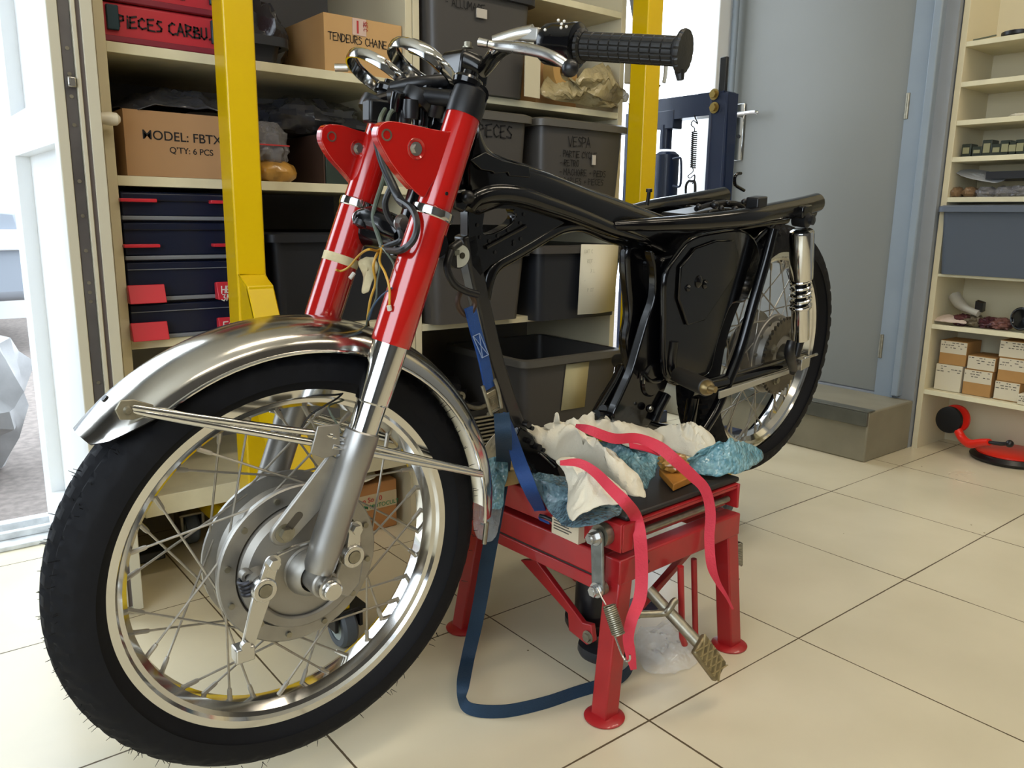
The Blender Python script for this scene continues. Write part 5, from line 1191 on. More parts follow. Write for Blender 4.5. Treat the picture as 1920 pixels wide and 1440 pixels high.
# gusset with window
outer = [(878, 395), (905, 375), (950, 370), (990, 382), (1030, 400), (1062, 418), (1030, 436), (990, 458), (950, 482), (920, 500), (900, 520), (885, 500), (878, 450)]
hole = [(906, 420), (909, 396), (935, 391), (962, 392), (967, 402), (967, 408), (960, 418), (950, 425), (938, 432), (925, 438), (912, 440), (907, 438), (905, 430)]
M().plate(bp_(outer, .012), bp_(hole, .012), lb * -.02).build('gusset', blk, sp_o, bevel=.002)
for (x, y) in ((895, 422), (965, 397), (965, 410), (900, 445), (917, 452), (933, 442), (952, 432), (963, 458), (975, 418), (982, 402), (938, 383), (976, 448), (928, 473), (963, 453)):
    M().disc(BF.px(x, y, .0125), lb, .0028, .0015, 10).build('spot_weld', blk_s, sp_o)
M().tube(bp_([(911, 464), (985, 424)], .014), .0035, 10).build('gusset_rib', blk, sp_o)
# head tube
M().tube([F(-.186, 0, .40) , F(-.262, 0, .615)], .031, 32).build('head_tube', blk, sp_o)
# engine hanger lug below head and disc sticker
M().prism(bp_([(850, 360), (876, 352), (885, 380), (870, 400), (852, 392)], .03), lb * -.05).build('steering_stop', blk, sp_o, bevel=.004)
M().ball(BF.px(877, 370, .04), .010, 12).build('lock_cap', blk_s, sp_o)
stc = BF.px(861, 480, .045)
M().disc(stc - lb * .01, lb, .0185, .010, 30).build('lug_disc', blk_s, sp_o)
stk = M().lathe(stc, lb * .9 + BF.f * .2, [(.0001, 0), (.0165, 0), (.0165, .001), (.0001, .001)], 36).build('round_sticker', sticker, sp_o)
M().disc(BF.px(866, 479, .046), lb, .0045, .002, 20).build('sticker_hole', mat('dark_hole', '2A281C', .6), sp_o)
M().box((0, 0, 0), (0, 0, 0)) 
mb = M(); c_ = BF.px(857, 474, .0462); mb.obox(c_, BF.f * .0045, BF.u * .0035, lb * .0003).build('sticker_print', mat('grey_sticker_print', '6A6E66', .6), stk)
# down tube: flat-sided box tube ending at the front engine mount
dts = [(882, 440), (898, 520), (912, 580), (930, 660), (948, 720), (968, 780), (990, 835), (1015, 868), (1044, 886)]
P0 = bp_(dts, .012)
P1, _ = crom(P0, [1] * len(P0), 5)
mb = M(); vs = []; fs = []
for i, p in enumerate(P1):
    d = (P1[min(i + 1, len(P1) - 1)] - P1[max(i - 1, 0)]).normalized(); s_ = d.cross(lb).normalized()
    k = i / (len(P1) - 1); w_ = .0135 + (.012 * max(0, k - .72) / .28)
    vs += [p + s_ * w_ + lb * .0, p - s_ * w_ + lb * .0, p - s_ * w_ - lb * .026, p + s_ * w_ - lb * .026]
for i in range(len(P1) - 1):
    for j in range(4): fs.append((4 * i + j, 4 * i + (j + 1) % 4, 4 * i + 4 + (j + 1) % 4, 4 * i + 4 + j))
fs += [(3, 2, 1, 0), tuple(4 * (len(P1) - 1) + j for j in range(4))]
dt = mb.add(vs, fs).build('down_tube', mat('dark_paint_dull', '1A191A', .32, coat=.3), BK, bevel=.004, seg=3)
M().tube(bp_([(870, 440), (880, 500), (893, 560), (925, 690), (955, 800), (985, 850)], -.05), .012, 14, smooth=5).build('right_down_tube', blk, dt)
for (x, y, r_) in ((983, 793, .006), (1003, 836, .006), (1011, 841, .004), (989, 826, .005), (990, 800, .004)):
    M().disc(BF.px(x, y, .02), lb, r_, .012, 14).build('mount_bolt', blk_s, dt)
M().prism(bp_([(975, 800), (1000, 815), (1012, 842), (1043, 868), (1055, 902), (1035, 902), (1000, 885), (978, 850), (968, 820)], .022), lb * -.05).build('engine_mount', blk, dt, bevel=.003)
M().tube(bp_([(1012, 850), (1040, 876)], .0235), .0018, 8).build('bright_edge', alu_pol, dt)
# triangular dark hose and cord at the lug (horn loop)
# rear upright / pivot plates and tray box
slab([(1222, 470), (1240, 488), (1256, 486), (1258, 500), (1262, 540), (1268, 600), (1276, 650), (1262, 690), (1248, 730), (1228, 768), (1215, 800), (1180, 795), (1150, 785), (1165, 745), (1185, 700), (1200, 650), (1215, 600), (1228, 560), (1230, 515)], .05, .03, 'pivot_plate', blk, .006, sm=3)
slab([(1176, 470), (1205, 470), (1225, 560), (1232, 640), (1225, 700), (1205, 760), (1175, 790), (1150, 780), (1165, 730), (1180, 700), (1172, 640), (1180, 590)], -.03, -.05, 'pivot_plate', blk, .006, sm=3)
slab([(1180, 462), (1212, 466), (1230, 515), (1262, 548), (1270, 650), (1250, 702), (1238, 740), (1222, 796), (1165, 786), (1182, 738), (1186, 700), (1178, 640), (1184, 590), (1178, 520)], .012, -.012, 'engine_cradle_plate', blk, .008, sm=3)
slab([(1238, 495), (1270, 478), (1300, 448), (1330, 440), (1335, 520), (1325, 600), (1310, 690), (1288, 722), (1262, 722), (1244, 700), (1248, 600)], .052, -.052, 'battery_box', blk, .012, sm=3)
for a_, b_2 in ((.072, .058), (-.058, -.072)):
    slab([(1248, 520), (1270, 480), (1300, 446), (1345, 434), (1390, 430), (1416, 446), (1427, 480), (1424, 515), (1410, 545), (1398, 567), (1374, 572), (1358, 608), (1345, 650), (1332, 700), (1300, 712), (1262, 715), (1246, 700), (1246, 600)], a_, b_2, 'side_mudguard_plate', blk, .006, sm=3)
M().prism(bp_([(1272, 500), (1300, 465), (1340, 450), (1372, 450), (1382, 478), (1372, 520), (1345, 560), (1318, 600), (1285, 610), (1268, 560)], .0725), lb * .006).build('box_cover', blk, BK, bevel=.004)
for (x, y, r_) in ((1310, 528, .012), (1322, 533, .009), (1290, 540, .007)):
    M().lathe(BF.px(x, y, .0785), lb, [(.0001, .006), (r_ * .5, .006), (r_, .002), (r_, -.004)], 20).build('cover_boss', blk, BK)
M().tube(bp_([(1250, 740), (1235, 768), (1226, 790)], .055), .010, 12).ball(BF.px(1218, 766, .06), .008, 10).build('lower_bracket', blk, BK)
M().ball(BF.px(1219, 765, .068), .0038, 10).build('bright_bolt', alu_pol, BK)
M().tube(bp_([(1281, 622), (1280, 640), (1280, 680)], .06), [.003, .0015, .0015], 8).build('breather_wire', zinc, BK)
M().tube(bp_([(1205, 700), (1222, 715), (1240, 712), (1252, 690), (1268, 665)], .06), .004, 8, smooth=4).build('cable_loop', blk, BK)
# round pivot boss
M().lathe(BF.px(1222, 712, .05), lb, [(.0001, .006), (.03, .006), (.034, .002), (.034, -.006)], 36).build('gearbox_boss', blk, BK)
for (x, y) in ((1203, 705), (1208, 712)): M().obox(BF.px(x, y, .055), BF.f * .001, BF.u * .008, lb * .001).build('boss_glint_strip', alu_pol, BK)
# bottom cross members and gear stand
M().tube(bp_([(1118, 778), (1160, 783), (1205, 795), (1250, 805), (1290, 803), (1318, 806)], .03), [.010, .010, .011, .011, .010, .009], 12, smooth=4).build('lower_rail', blk, BK)
M().tube(bp_([(1112, 782), (1150, 788), (1200, 800)], -.06), .010, 10, smooth=4).build('lower_rail', blk, BK)
M().tube(bp_([(1170, 690), (1158, 715), (1140, 745), (1118, 778)], -.05), [.014, .015, .016, .012], 16, smooth=4).build('centre_stand', blk, BK)
M().tube(bp_([(1130, 770), (1150, 775), (1165, 790)], .0), .012, 10, smooth=3).ball(BF.px(1150, 788, .03), .016, 10).build('stand_pivot', blk_s, BK)
# foot pegs
pg = M().tube([BF.px(1272, 703, .09), BF.px(1325, 727, .19)], .0165, 24).build('footpeg', mat('peg_rubber', '24211C', .45), BK, bevel=.002)
M().lathe(BF.px(1325, 727, .19), (BF.px(1325, 727, .19) - BF.px(1272, 703, .09)), [(.0001, .016), (.008, .016), (.0125, .008), (.0145, 0), (.0145, -.004)], 24).disc(BF.px(1331, 728, .205), lb, .006, .012, 16).build('peg_bolt', mat('brassy_bolt', 'A08C62', .35, .9), pg)
M().tube([BF.px(1186, 672, -.11), BF.px(1158, 677, -.17)], .017, 22).build('footpeg', MATS['peg_rubber'], BK, bevel=.002)
M().tube(bp_([(1262, 640), (1258, 690), (1275, 712)], .07), .011, 12, smooth=4).build('peg_bracket', blk, BK)
M().tube(bp_([(1300, 745), (1293, 790)], .05), .013, 12).build('rear_mount_post', blk, BK)
# subframe tubes
for s_ in (1, -1):
    kk = [BF.at(x, y, .095) for x, y in ((1450, 430), (1434, 493), (1412, 570), (1388, 655), (1365, 715), (1344, 765), (1320, 805))]
    M().tube([B(a, .095 * s_ if s_ > 0 else -.095, b) for a, b in kk], [.0115] * 7, 16, smooth=5).build('subframe_tube', blk, BK)
    # seat rails
    kr = [BF.at(x, y, .115) for x, y in ((1225, 432), (1265, 426), (1340, 417), (1400, 407), (1450, 398), (1500, 388), (1530, 380))]
    sr = M().tube([B(a, .115 * s_ - ((.085, .05, .02)[i] * s_ if i < 3 else 0) , b) for i, (a, b) in enumerate(kr)], [.008, .012, .015, .018, .020, .021, .0205], 20, smooth=5).build('seat_rail', blk, BK)
    M().disc(B(kr[-1][0] + .001, .115 * s_, kr[-1][1]), -BF.f * 1.0 + BF.u * .12, .0165, .002, 20).build('rail_end_recess', blk_s, sr)
M().tube([B(.20, .12, .355), B(.20, -.12, .35)], .012, 12).build('cross_tube', blk, BK)
M().tube([B(.03, .12, .345), B(.03, -.12, .345)], .010, 12).build('cross_tube', blk, BK)
M().obox(BF.px(1418, 388, .11), BF.f * .018, lb * .014, BF.u * .020).build('battery_strap_lug', blk_s, BK, bevel=.003)
for (x, y, r_) in ((1310, 388, .006), (1340, 384, .008), (1352, 390, .006), (1378, 392, .007), (1395, 378, .006), (1435, 410, .010), (1405, 402, .008), (1330, 398, .004), (1365, 380, .005)):
    M().ball(BF.px(x, y, .06), r_, 8).build('hardware', blk_s, BK)
M().tube(bp_([(1305, 392), (1330, 384), (1360, 380), (1385, 383), (1400, 395), (1425, 410), (1440, 425)], .05), .005, 8, smooth=5).build('loom_cable', blk_s, BK)
M().tube(bp_([(1395, 357), (1383, 350), (1378, 345), (1378, 332), (1383, 326), (1389, 325)], -.05), .0038, 10, smooth=4).build('seat_hook', blk, BK)
M().tube(bp_([(1213, 385), (1216, 368), (1217, 358)], .0), .0035, 8).disc(BF.px(1217, 360, .0), BF.u, .006, .006, 10).build('tank_bolt', blk_s, BK)
M().obox(BF.px(1300, 402, .0), BF.f * .07, lb * .03, BF.u * .010).build('tool_tray', blk_s, BK, bevel=.004)
# rear mudguard (inner)
mb = M(); vs = []; n1, n2 = 30, 8
for i in range(n1 + 1):
    a = math.radians(8 + 78 * i / n1)
    for j in range(n2 + 1):
        ph = math.radians(-80 + 160 * j / n2); r_ = .345 - .02 + .02 * math.cos(ph); vs.append(B(math.cos(a) * r_, .058 * math.sin(ph), math.sin(a) * r_))
mb.add(vs, [(i * (n2 + 1) + j, i * (n2 + 1) + j + 1, (i + 1) * (n2 + 1) + j + 1, (i + 1) * (n2 + 1) + j) for i in range(n1) for j in range(n2)])
solid(mb.build('rear_mudguard', blk, BK), .002)
# swingarm, sprocket, chain guard
for s_ in (1, -1):
    M().tube([B(.43, .085 * s_, .035), B(.25, .09 * s_, .015), B(.0, .10 * s_, .0), B(-.03, .10 * s_, 0)], [.017, .016, .015, .010], 16, smooth=4).build('swingarm', blk, BK)
cg = M().prism([B(.36, .112, .02), B(.05, .112, -.008), B(.02, .112, -.018), B(.36, .112, .004)], lb * .004).build('chain_guard_strip', mat('pale_strip', 'A6A294', .4, .3), BK, bevel=.001)
sprk = M()
ptsn = 42; rr = .094
outerp = []; 
for k in range(ptsn * 4):
    a = 2 * PI * k / (ptsn * 4); r_ = rr if k % 4 in (0, 1) else rr - .0065; outerp.append(B(math.cos(a) * r_, .058, math.sin(a) * r_))
innerp = [B(math.cos(2 * PI * k / (ptsn * 4)) * .052, .058, math.sin(2 * PI * k / (ptsn * 4)) * .052) for k in range(ptsn * 4)]
sprk.plate(outerp, innerp, lb * .006); spo = sprk.build('sprocket', mat('sprocket_steel', '6E675A', .4, .8, vary=.3, vscale=40), BK)
M().lathe(B(0, .03, 0), lb, [(.03, .03), (.06, .03), (.078, .02), (.082, 0), (.03, 0)], 48, closed=True).build('sprocket_carrier', alu, spo)
for k in range(4):
    a = PI / 2 * k + .5; M().bolt(B(math.cos(a) * .06, .064, math.sin(a) * .06), lb, .008, .006).build('sprocket_bolt', zinc, spo)
M().lathe(B(0, .05, 0), lb, [(.0001, .075), (.009, .075), (.009, .062), (.014, .062), (.014, .05), (.010, .05), (.010, 0)], 20).build('rear_axle', zinc, BK)
M().obox(BF.px(1505, 680, .12), BF.f * .02, lb * .008, BF.u * .013).tube([BF.px(1508, 672, .125), BF.px(1532, 664, .125)], .0035, 8).obox(BF.px(1498, 652, .12), BF.f * .008, lb * .006, BF.u * .008).build('chain_adjuster', alu_pol, BK, bevel=.002)
M().tube([BF.px(1484, 640, .14), BF.px(1480, 662, .14), BF.px(1487, 690, .13), BF.px(1485, 700, .13)], [.010, .012, .010, .006], 14, smooth=3).build('shock_eye', blk_s, BK)
# shock absorbers
for s_ in (1, -1):
    ll = .135 * s_
    kq = [BF.at(x, y, .135) for x, y in ((1505, 412), (1504, 430), (1502, 523), (1501, 577), (1500, 636), (1492, 668))]
    top, capb, covb, sprb, bodb, eye = [B(a, ll, b) for a, b in kq]
    ax = (capb - bodb).normalized()
    Lc = (capb - covb).length
    sh = M().lathe(covb, ax, [(.0235, 0), (.0245, .001), (.0250, .004), (.0255, Lc - .008), (.024, Lc - .003), (.018, Lc), (.0001, Lc + .001)], 44).build('shock_absorber', chrome, BK)
    M().spring(covb - ax * .001, sprb, .0195, .0044, 4.4, 10).build('shock_spring', chrome, sh)
    M().lathe(bodb, ax, [(.0001, 0), (.0185, 0), (.0195, .004), (.0195, (sprb - bodb).length - .002), (.0225, (sprb - bodb).length), (.0225, (sprb - bodb).length + .005), (.0001, (sprb - bodb).length + .006)], 40).build('shock_body', chrome, sh)
    M().tube([sprb, covb], .012, 16).build('damper_rod', blk_s, sh)
    M().tube([bodb + ax * .002, eye], [.011, .009], 14).build('lower_mount', blk_s, sh)
    M().lathe(top - lb * .018, lb, [(.0001, 0), (.015, 0), (.016, .006), (.016, .03), (.009, .034), (.009, .042), (.0001, .043)], 24).build('upper_bush', blk_s, sh)
    M().obox(top + BF.f * -.022 + BF.u * .002, BF.f * .008, lb * .012, BF.u * .008).build('upper_nut', blk_s, sh, bevel=.002)
    M().obox(top + BF.u * .018 + BF.f * .004, BF.f * .02, lb * .012, BF.u * .012).build('mount_bracket', blk, sh, bevel=.003)
# rear brake side details seen through the spokes
M().lathe(B(0, -.03, 0), -lb, [(.0001, .02), (.06, .02), (.085, .008), (.09, 0), (.0001, 0)], 40).build('rear_brake_panel', alu, BK)
M().tube([B(.12, .03, .10), B(.11, .03, .13), B(.10, .035, .11)], .004, 8).build('rear_cable', zinc, BK)

# ---- loose wiring at the fork
hr_ = M().tube([pt(700, 240, .0), pt(715, 300, .01), pt(735, 345, .03), pt(748, 372, .05), pt(760, 385, .08)], [.004, .005, .006, .006, .005], 12, smooth=6).build('wiring_harness', wire_b, BK)
def wireo(pts, r_, m_): M().tube([pt(*q) for q in pts], r_, 8, smooth=6).build('wire', m_, hr_)
wireo([(748, 375, .06), (772, 392, .10), (782, 420, .125), (775, 450, .13), (755, 468, .12), (735, 470, .08), (718, 468, .04)], .0044, wire_b)
wireo([(736, 345, .03), (722, 380, .02), (730, 410, .02), (748, 430, .03), (752, 450, .05), (730, 460, .03), (715, 466, .02)], .0042, wire_b)
wireo([(722, 205, -.02), (712, 228, .0), (715, 270, .0), (722, 320, .0), (705, 380, -.02), (700, 410, -.02), (712, 450, 0), (718, 470, .02)], .0032, wire_g)
wireo([(760, 205, 0), (735, 208, 0), (724, 235, 0), (718, 262, 0), (716, 300, .0), (728, 345, .01), (745, 360, .03)], .0030, wire_g)
wireo([(718, 462, .04), (708, 470, .05), (690, 468, .06), (672, 480, .0), (655, 500, -.04), (640, 508, -.06), (630, 506, -.06)], .0016, wire_y)
wireo([(718, 462, .04), (706, 478, .05), (700, 500, .05), (704, 530, .04), (695, 560, .03), (690, 590, .02), (688, 610, 0)], .0018, wire_y)
wireo([(716, 465, .05), (712, 490, .07), (722, 512, .10), (730, 540, .11), (730, 575, .11)], .0016, wire_y)
wireo([(712, 462, .04), (722, 470, .06), (737, 492, .08), (740, 505, .09)], .0016, wire_g)
wireo([(708, 480, .05), (712, 500, .05), (707, 530, .05), (705, 560, .05), (690, 595, .02), (685, 625, .0), (672, 665, -.02), (668, 700, -.02), (650, 745, .02), (618, 760, .04), (620, 775, .05), (632, 795, .07), (640, 812, .08)], .0014, wire_g)
wireo([(735, 540, .11), (715, 555, .07), (700, 575, .05), (692, 600, .03)], .0012, mat('blue_wire', '2E4A66', .4))
wireo([(690, 600, .0), (692, 640, .0), (672, 668, -.02), (665, 700, 0), (640, 740, .03), (610, 760, .05), (580, 780, .05), (560, 812, .06)], .0014, wire_b)
wireo([(680, 640, .0), (676, 690, .0), (668, 720, .0), (640, 745, .02)], .0014, wire_g)
M().tube([pt(656, 522, -.03), pt(664, 512, -.03)], .003, 8).tube([pt(729, 573, .112), pt(731, 582, .112)], .003, 8).build('wire_end', mat('wire_end_white', 'C4C0B4', .4), hr_)
# masking tape on the right fork cover with a loose end
c = [FF.px(x, y, -.072) for x, y in ((640, 468), (672, 476), (705, 486), (700, 506), (672, 502), (636, 492))]
mb = M(); kx = FF.at(668, 488, -.097)
axr = (F(-.205, -.097, .600) - F(0, -.097, .03)).normalized(); 
M().lathe(F(-.205 * (kx[1] - .03) / .57, -.097, kx[1]) - axr * .006, axr, [(.0258, 0), (.0266, .001), (.0266, .013), (.0258, .014)], 40, closed=True).build('masking_tape', wood_tape, BK)
solid(crumple([pt(672, 490, -.06), pt(700, 482, -.05), pt(710, 500, -.04), (pt(700, 525, -.03)), pt(690, 548, -.03), pt(678, 548, -.04), pt(682, 520, -.05)], amp=.003, freq=60, rings=8, n=40, seed=3).build('loose_tape', wood_tape, BK))
M().obox(pt(629, 492, -.11), FF.l * .003, FF.u * .010, FF.f * .002).build('tape_tab', mat('tab_white', 'C9C6BE', .4), BK)
# horn bracket between the legs
M().tube([pt(672, 412, -.06), pt(700, 410, -.04), pt(735, 425, .0), pt(752, 440, .02)], [.013, .018, .018, .012], 16, smooth=4).build('horn_bracket', blk, BK)
M().bolt(pt(674, 409, -.055), l, .008, .006).build('horn_bolt', alu_pol, BK); M().bolt(pt(752, 418, .03), l, .008, .006).build('horn_bolt', alu_pol, BK)
M().tube([pt(680, 415, -.05), pt(676, 425, -.05)], .012, 14).build('horn_bush', blk_s, BK)
# ================================================================== STRAPS, RAGS, WRAPPING ON THE LIFT
def zp(x, y, z): return onz(x, y, z)
ZM = .361
# timber and foam blocks on the mat
o = M().prism([zp(1235, 892, ZM), zp(1272, 872, ZM), zp(1300, 905, ZM), zp(1262, 922, ZM)], (0, 0, .014)).build('wood_block', wood, bevel=.002); tag(o, 'orange wooden block under the wrapping at the front edge of the rubber mat', 'block')
o = lump(zp(1262, 880, ZM + .015), (.03, .025, .018), 71, .3).build('wrapped_block', brownbag); tag(o, 'yellow brown piece in film on top of the orange block beside the pink strap', 'block')
o = M().prism([zp(938, 915, .350), zp(952, 880, .350), zp(985, 872, .350), zp(985, 905, .350)], (0, 0, .028)).build('wood_block', woodp, bevel=.002); tag(o, 'pale wooden block at the far left edge of the lift behind the blue strap', 'block')
q = lf(-.003, .12, .30)
t = thing('small_carton', 'pale printed carton wedged against the left side of the lift', 'carton', lf(-.02, .1, .29))
mb = M(); ca, cb = onx(1035, 968, lf(-.02, 0, 0).x), onx(1085, 990, lf(-.02, 0, 0).x)
mb.prism([ca, cb, cb - V((0, 0, .030)), ca - V((0, 0, .030))], LX * .018); mb.build('carton_body', mat('pale_carton', 'C2B49A', .7), t)
mb = M()
for k in range(4): mb.beam(ca.lerp(cb, .08) - V((.0005, 0, .004 + .005 * k)), ca.lerp(cb, .75 - .1 * (k % 2)) - V((.0005, 0, .004 + .005 * k)), (.0004, 0, 0), (0, 0, .002))
mb.build('carton_print', mat('grey_print', '45403A', .7), t)

def sheet(name, label, cat, pts, m_, zc, dome=.01, amp=.008, freq=24, seed=0, rings=22, cen=None, th=.0015):
    P = [zp(*p) for p in pts]
    c = None
    if cen: c = zp(*cen)
    o = solid(crumple(P, zc=zc, dome=dome, amp=amp, freq=freq, seed=seed, rings=rings, cen=c).build(name, m_), th); tag(o, label, cat); return o
# blue bubble films
sheet('bubble_film', 'blue bubble film bulging over the rear right edge of the rubber mat', 'bubble film', [(1285, 868, .39), (1330, 852, .40), (1385, 842, .395), (1425, 846, .385), (1430, 862, .37), (1405, 880, .368), (1360, 893, .366), (1320, 893, .366), (1290, 885, .37)], bluebag, .40, .022, .007, 30, 31)
sheet('bubble_film', 'blue bubble film with a raised corner in the middle of the rubber mat', 'bubble film', [(1110, 832, .40), (1150, 832, .40), (1200, 848, .40), (1240, 838, .41), (1250, 848, .395), (1232, 880, .375), (1220, 905, .366), (1198, 922, .366), (1165, 900, .37), (1140, 865, .38)], bluebag, .39, .012, .010, 26, 33)
sheet('bubble_film', 'grey blue bubble film under the front mount hanging over the left side of the lift', 'bubble film', [(990, 888, .385), (1035, 892, .385), (1075, 905, .375), (1120, 950, .366), (1165, 950, .364), (1155, 968, .362), (1115, 985, .355), (1070, 990, .345), (1035, 968, .335), (1015, 935, .35)], mat('grey_blue_film', '6F8C96', .16, col2='43606E', vscale=60, bump=.5, bscale=60, alpha=.8, coat=.5, bub=150), .365, .003, .006, 30, 35)
sheet('bubble_film', 'blue bubble film over the rear left corner of the lift beside the mudguard end', 'bubble film', [(903, 862, .40), (925, 850, .42), (948, 852, .42), (952, 885, .39), (945, 915, .365), (942, 955, .335), (912, 950, .335), (900, 905, .36)], bluebag, .39, .01, .008, 30, 37)
sheet('bubble_film', 'clear bubble film hanging down the far left leg of the lift', 'bubble film', [(892, 930, .34), (915, 925, .35), (942, 930, .345), (938, 975, .30), (928, 1010, .27), (900, 1012, .26), (888, 985, .28)], clear, .31, .008, .008, 30, 39)
# rags
sheet('rag', 'white rag heaped in the middle of the lift behind the first pink strap', 'rag', [(986, 802, .45), (1008, 812, .44), (1038, 797, .46), (1068, 800, .46), (1090, 815, .45), (1108, 838, .43), (1150, 858, .42), (1185, 885, .40), (1208, 915, .385), (1208, 932, .375), (1180, 935, .372), (1135, 905, .38), (1090, 880, .39), (1050, 868, .40), (1012, 850, .42), (1000, 826, .44)], rag, .44, .022, .015, 24, 41, 34)
sheet('rag', 'white rag draped over the front corner of the lift with a pointed hem', 'rag', [(1042, 868, .42), (1075, 862, .425), (1120, 885, .415), (1168, 920, .405), (1175, 938, .395), (1148, 950, .388), (1112, 958, .382), (1088, 970, .372), (1070, 975, .366), (1062, 950, .376), (1066, 915, .392), (1056, 890, .405)], rag, .415, .008, .011, 24, 43, 26)
sheet('rag', 'white rag lying along the back of the lift under the second pink strap', 'rag', [(1066, 795, .46), (1085, 783, .47), (1110, 776, .475), (1130, 786, .465), (1140, 802, .44), (1185, 803, .43), (1240, 815, .42), (1235, 838, .41), (1190, 843, .41), (1150, 830, .42), (1110, 815, .44), (1080, 808, .45)], rag, .45, .010, .010, 26, 45, 26)
sheet('rag', 'white rag at the rear right of the lift in front of the back tire', 'rag', [(1215, 812, .42), (1258, 806, .425), (1295, 798, .43), (1318, 808, .425), (1338, 826, .41), (1342, 850, .39), (1330, 868, .38), (1300, 862, .385), (1270, 852, .39), (1238, 838, .40)], rag, .42, .014, .013, 28, 47, 28)
sheet('rag', 'white rag corner left of the upright blue strap by the mudguard', 'rag', [(903, 858, .42), (912, 835, .45), (928, 815, .47), (945, 812, .47), (948, 850, .43), (930, 856, .42)], rag, .44, .01, .006, 30, 49, 14)
sheet('rag', 'small twisted rag tip sticking up at the back of the heap', 'rag', [(1020, 800, .46), (1030, 795, .465), (1038, 798, .465), (1040, 780, .485), (1045, 775, .49), (1048, 788, .48), (1050, 800, .465), (1035, 808, .46)], rag, .47, .0, .003, 30, 50, 8)

# blue ratchet-free strap with cam buckle at the frame lug
bfx = lambda x, y, l_: BF.px(x, y, l_)
BL = BF.l
t = thing('tie_down_strap', 'blue tie-down strap with metal buckle hooked to the frame, tail on the tiles', 'strap', bfx(925, 760, .07))
wv = (BF.f * -.9 - BL * .25).normalized()
M().tube([bfx(846, 470, .06), bfx(838, 500, .065), bfx(850, 530, .07), bfx(872, 545, .075), bfx(895, 552, .075)], .0055, 12, smooth=6).tube([bfx(862, 455, .05), bfx(846, 466, .055), bfx(846, 470, .06)], .0055, 12, smooth=3).build('rubber_hook', blk_s, t)
M().tube([bfx(866, 545, .06), bfx(858, 562, .06), bfx(862, 580, .06), bfx(878, 592, .06), bfx(890, 570, .06), bfx(882, 550, .06)], .004, 10, smooth=5).build('wire_hook', mat('brown_hook', '4A3A30', .4, .5), t)
M().ribbon([bfx(881, 575, .062), bfx(892, 620, .066), bfx(905, 665, .07), bfx(918, 728, .074)], wv * .026, .003, 6).build('upper_webbing', strap_b, t)
mb = M()
a, b = bfx(893, 628, .070), bfx(910, 668, .074)
for p, q_ in ((a - wv * .008, b + wv * .008), (a + wv * .008, b - wv * .008), (a - wv * .009, b - wv * .009), (a + wv * .009, b + wv * .009), (a - wv * .009, a + wv * .009), (b - wv * .009, b + wv * .009)):
    mb.beam(p, q_, BL * .0015, (q_ - p).normalized().cross(BL) * .0008)
mb.build('stitching', mat('pale_thread', '8496B8', .7), t)
bc = bfx(922, 750, .078); du = (bfx(915, 710, .078) - bfx(930, 790, .078)).normalized(); dw = wv
bk = M().obox(bc, du * .016, dw * .013, BL * .003).build('cam_buckle', mat('buckle_steel', 'A59E88', .35, .9, vary=.2, vscale=60), t, bevel=.0015)
mb = M()
for s_ in (1, -1): mb.tube([bc + du * .030 + dw * .017 * s_, bc + du * .01 + dw * .0175 * s_ + BL * .004, bc - du * .018 + dw * .015 * s_ + BL * .006], .003, 10, smooth=4)
mb.tube([bc - du * .019 - dw * .016, bc - du * .019 + dw * .016], .003, 10).build('buckle_frame', zinc, bk)
mb = M()
for r_ in (.0095, .0065, .0035):
    mb.plate([bc + BL * .0032 + du * a_ * r_ + dw * b_ * r_ - du * .002 for a_, b_ in ((1, 1), (1, -1), (-1, -1), (-1, 1))], [bc + BL * .0032 + du * a_ * (r_ - .0011) + dw * b_ * (r_ - .0011) - du * .002 for a_, b_ in ((1, 1), (1, -1), (-1, -1), (-1, 1))], BL * .0006)
mb.build('buckle_embossing', zinc, bk)
# standing strap from the buckle to the lift edge
w2 = (LY * -.4 + LX * .9).normalized()
e0 = bfx(938, 778, .07)
M().ribbon([e0, bfx(952, 800, .065), zp(975, 870, .43), zp(995, 920, .385), onx(1012, 955, lf(-.012, 0, 0).x), onx(1022, 980, lf(-.012, 0, 0).x)], [wv * .026, wv * .026, w2 * .026, w2 * .025, (w2 * .3 - LY * .9) * .026, -LY * .026], .003, 6).build('lower_webbing', strap_b, t)
hk = onx(1024, 972, lf(-.018, 0, 0).x)
M().tube([hk + V((0, -.018, .002)), hk + V((-.002, 0, .003)), hk + V((0, .016, .0))], .0035, 10).build('edge_hook', blk_s, t)
# tail looping to the floor
tail = [(938, 775, .80, 'b'), ]
def across(p, ddir, wpx=1.0):
    v = (p - CAM).cross(ddir).normalized(); return v
def fixw(ws):
    for i in range(1, len(ws)):
        if ws[i].dot(ws[i - 1]) < 0: ws[i] = -ws[i]
    return ws
T_ = [bfx(940, 775, .085), bfx(944, 820, .10), onx(943, 880, 0.868), onx(930, 960, .850), onx(914, 1050, .835), onx(896, 1150, .81), onx(878, 1230, .785), zp(868, 1285, .045)]
G_ = [(869, 1318, .018), (893, 1332, .013), (950, 1333, .013), (1020, 1318, .013), (1080, 1298, .014), (1130, 1283, .015), (1165, 1270, .017), (1184, 1250, .021), (1184, 1232, .026), (1165, 1215, .02), (1140, 1205, .014)]
ws = []
for i, p in enumerate(T_):
    d = (T_[min(i + 1, len(T_) - 1)] - T_[max(i - 1, 0)]).normalized(); v = across(p, d)
    if v.dot(RGT) < 0: v = -v
    ws.append(v * (.024, .026, .027, .027, .027, .026, .025, .022)[i])
AP = T_ + [zp(x, y, z) for x, y, z in G_]
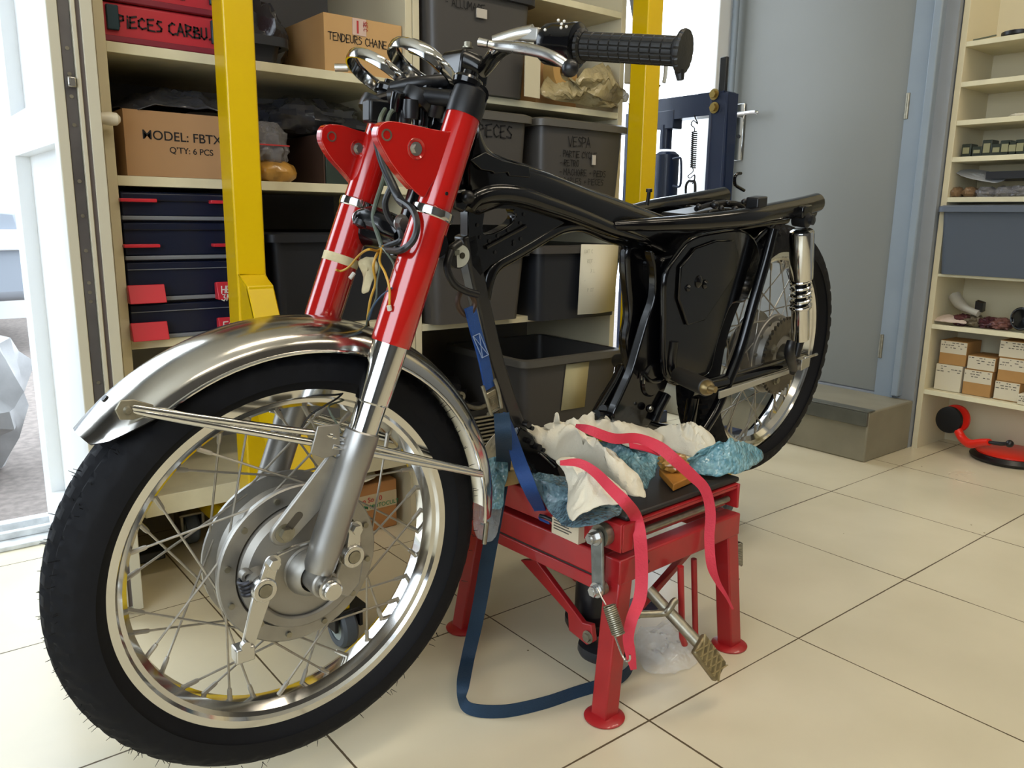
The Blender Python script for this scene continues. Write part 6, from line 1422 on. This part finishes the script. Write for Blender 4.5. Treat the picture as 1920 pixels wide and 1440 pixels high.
ws += [V((.008, -.006, .018))] + [V((0, 0, .024))] * (len(G_) - 1)
M().ribbon(AP, fixw(ws), .002, 10).build('strap_tail', strap_d, t)
# pink straps
def pink(name, label, P, W, w0=.022):
    t = thing(name, label, 'strap', P[0])
    ws = []
    for i, p in enumerate(P):
        d = (P[min(i + 1, len(P) - 1)] - P[max(i - 1, 0)]).normalized(); v = across(p, d)
        ws.append(v * (W[i] if W else w0))
    M().ribbon(P, fixw(ws), .002, 8).build('webbing', strap_r, t); return t
yl = lf(.05, -.012, 0).y
A_ = [zp(1050, 868, .445), zp(1085, 868, .445), zp(1115, 885, .435), zp(1145, 915, .42), zp(1175, 945, .40), ony(1192, 970, yl + .01), ony(1200, 1010, yl), ony(1203, 1070, yl - .005), ony(1200, 1120, yl - .012), ony(1185, 1160, yl - .02), ony(1178, 1195, yl - .02), ony(1182, 1225, yl - .02), ony(1188, 1255, yl - .02)]
pink('tie_down_strap', 'pink red strap nearest the camera hanging down past the link plate of the lift', A_, [.008, .014, .016, .018, .020, .021, .0215, .021, .021, .019, .018, .017, .010])
yr_ = lf(.27, -.012, 0).y
B_ = [zp(1080, 798, .478), zp(1105, 806, .478), zp(1150, 822, .462), zp(1195, 822, .455), zp(1235, 838, .44), zp(1265, 862, .42), zp(1298, 892, .39), ony(1322, 918, yr_ + .005), ony(1332, 960, yr_), ony(1330, 1010, yr_ - .003), ony(1334, 1060, yr_ - .01), ony(1346, 1092, yr_ - .015), ony(1362, 1118, yr_ - .02), ony(1374, 1142, yr_ - .02)]
pink('tie_down_strap', 'pink red strap crossing the rags and hanging at the right end of the lift', B_, [.006, .016, .018, .018, .021, .021, .020, .019, .0185, .018, .017, .010, .006, .004])
# folded underside of the second strap
C_ = [zp(1180, 835, .447), zp(1205, 840, .442), zp(1235, 850, .425)]
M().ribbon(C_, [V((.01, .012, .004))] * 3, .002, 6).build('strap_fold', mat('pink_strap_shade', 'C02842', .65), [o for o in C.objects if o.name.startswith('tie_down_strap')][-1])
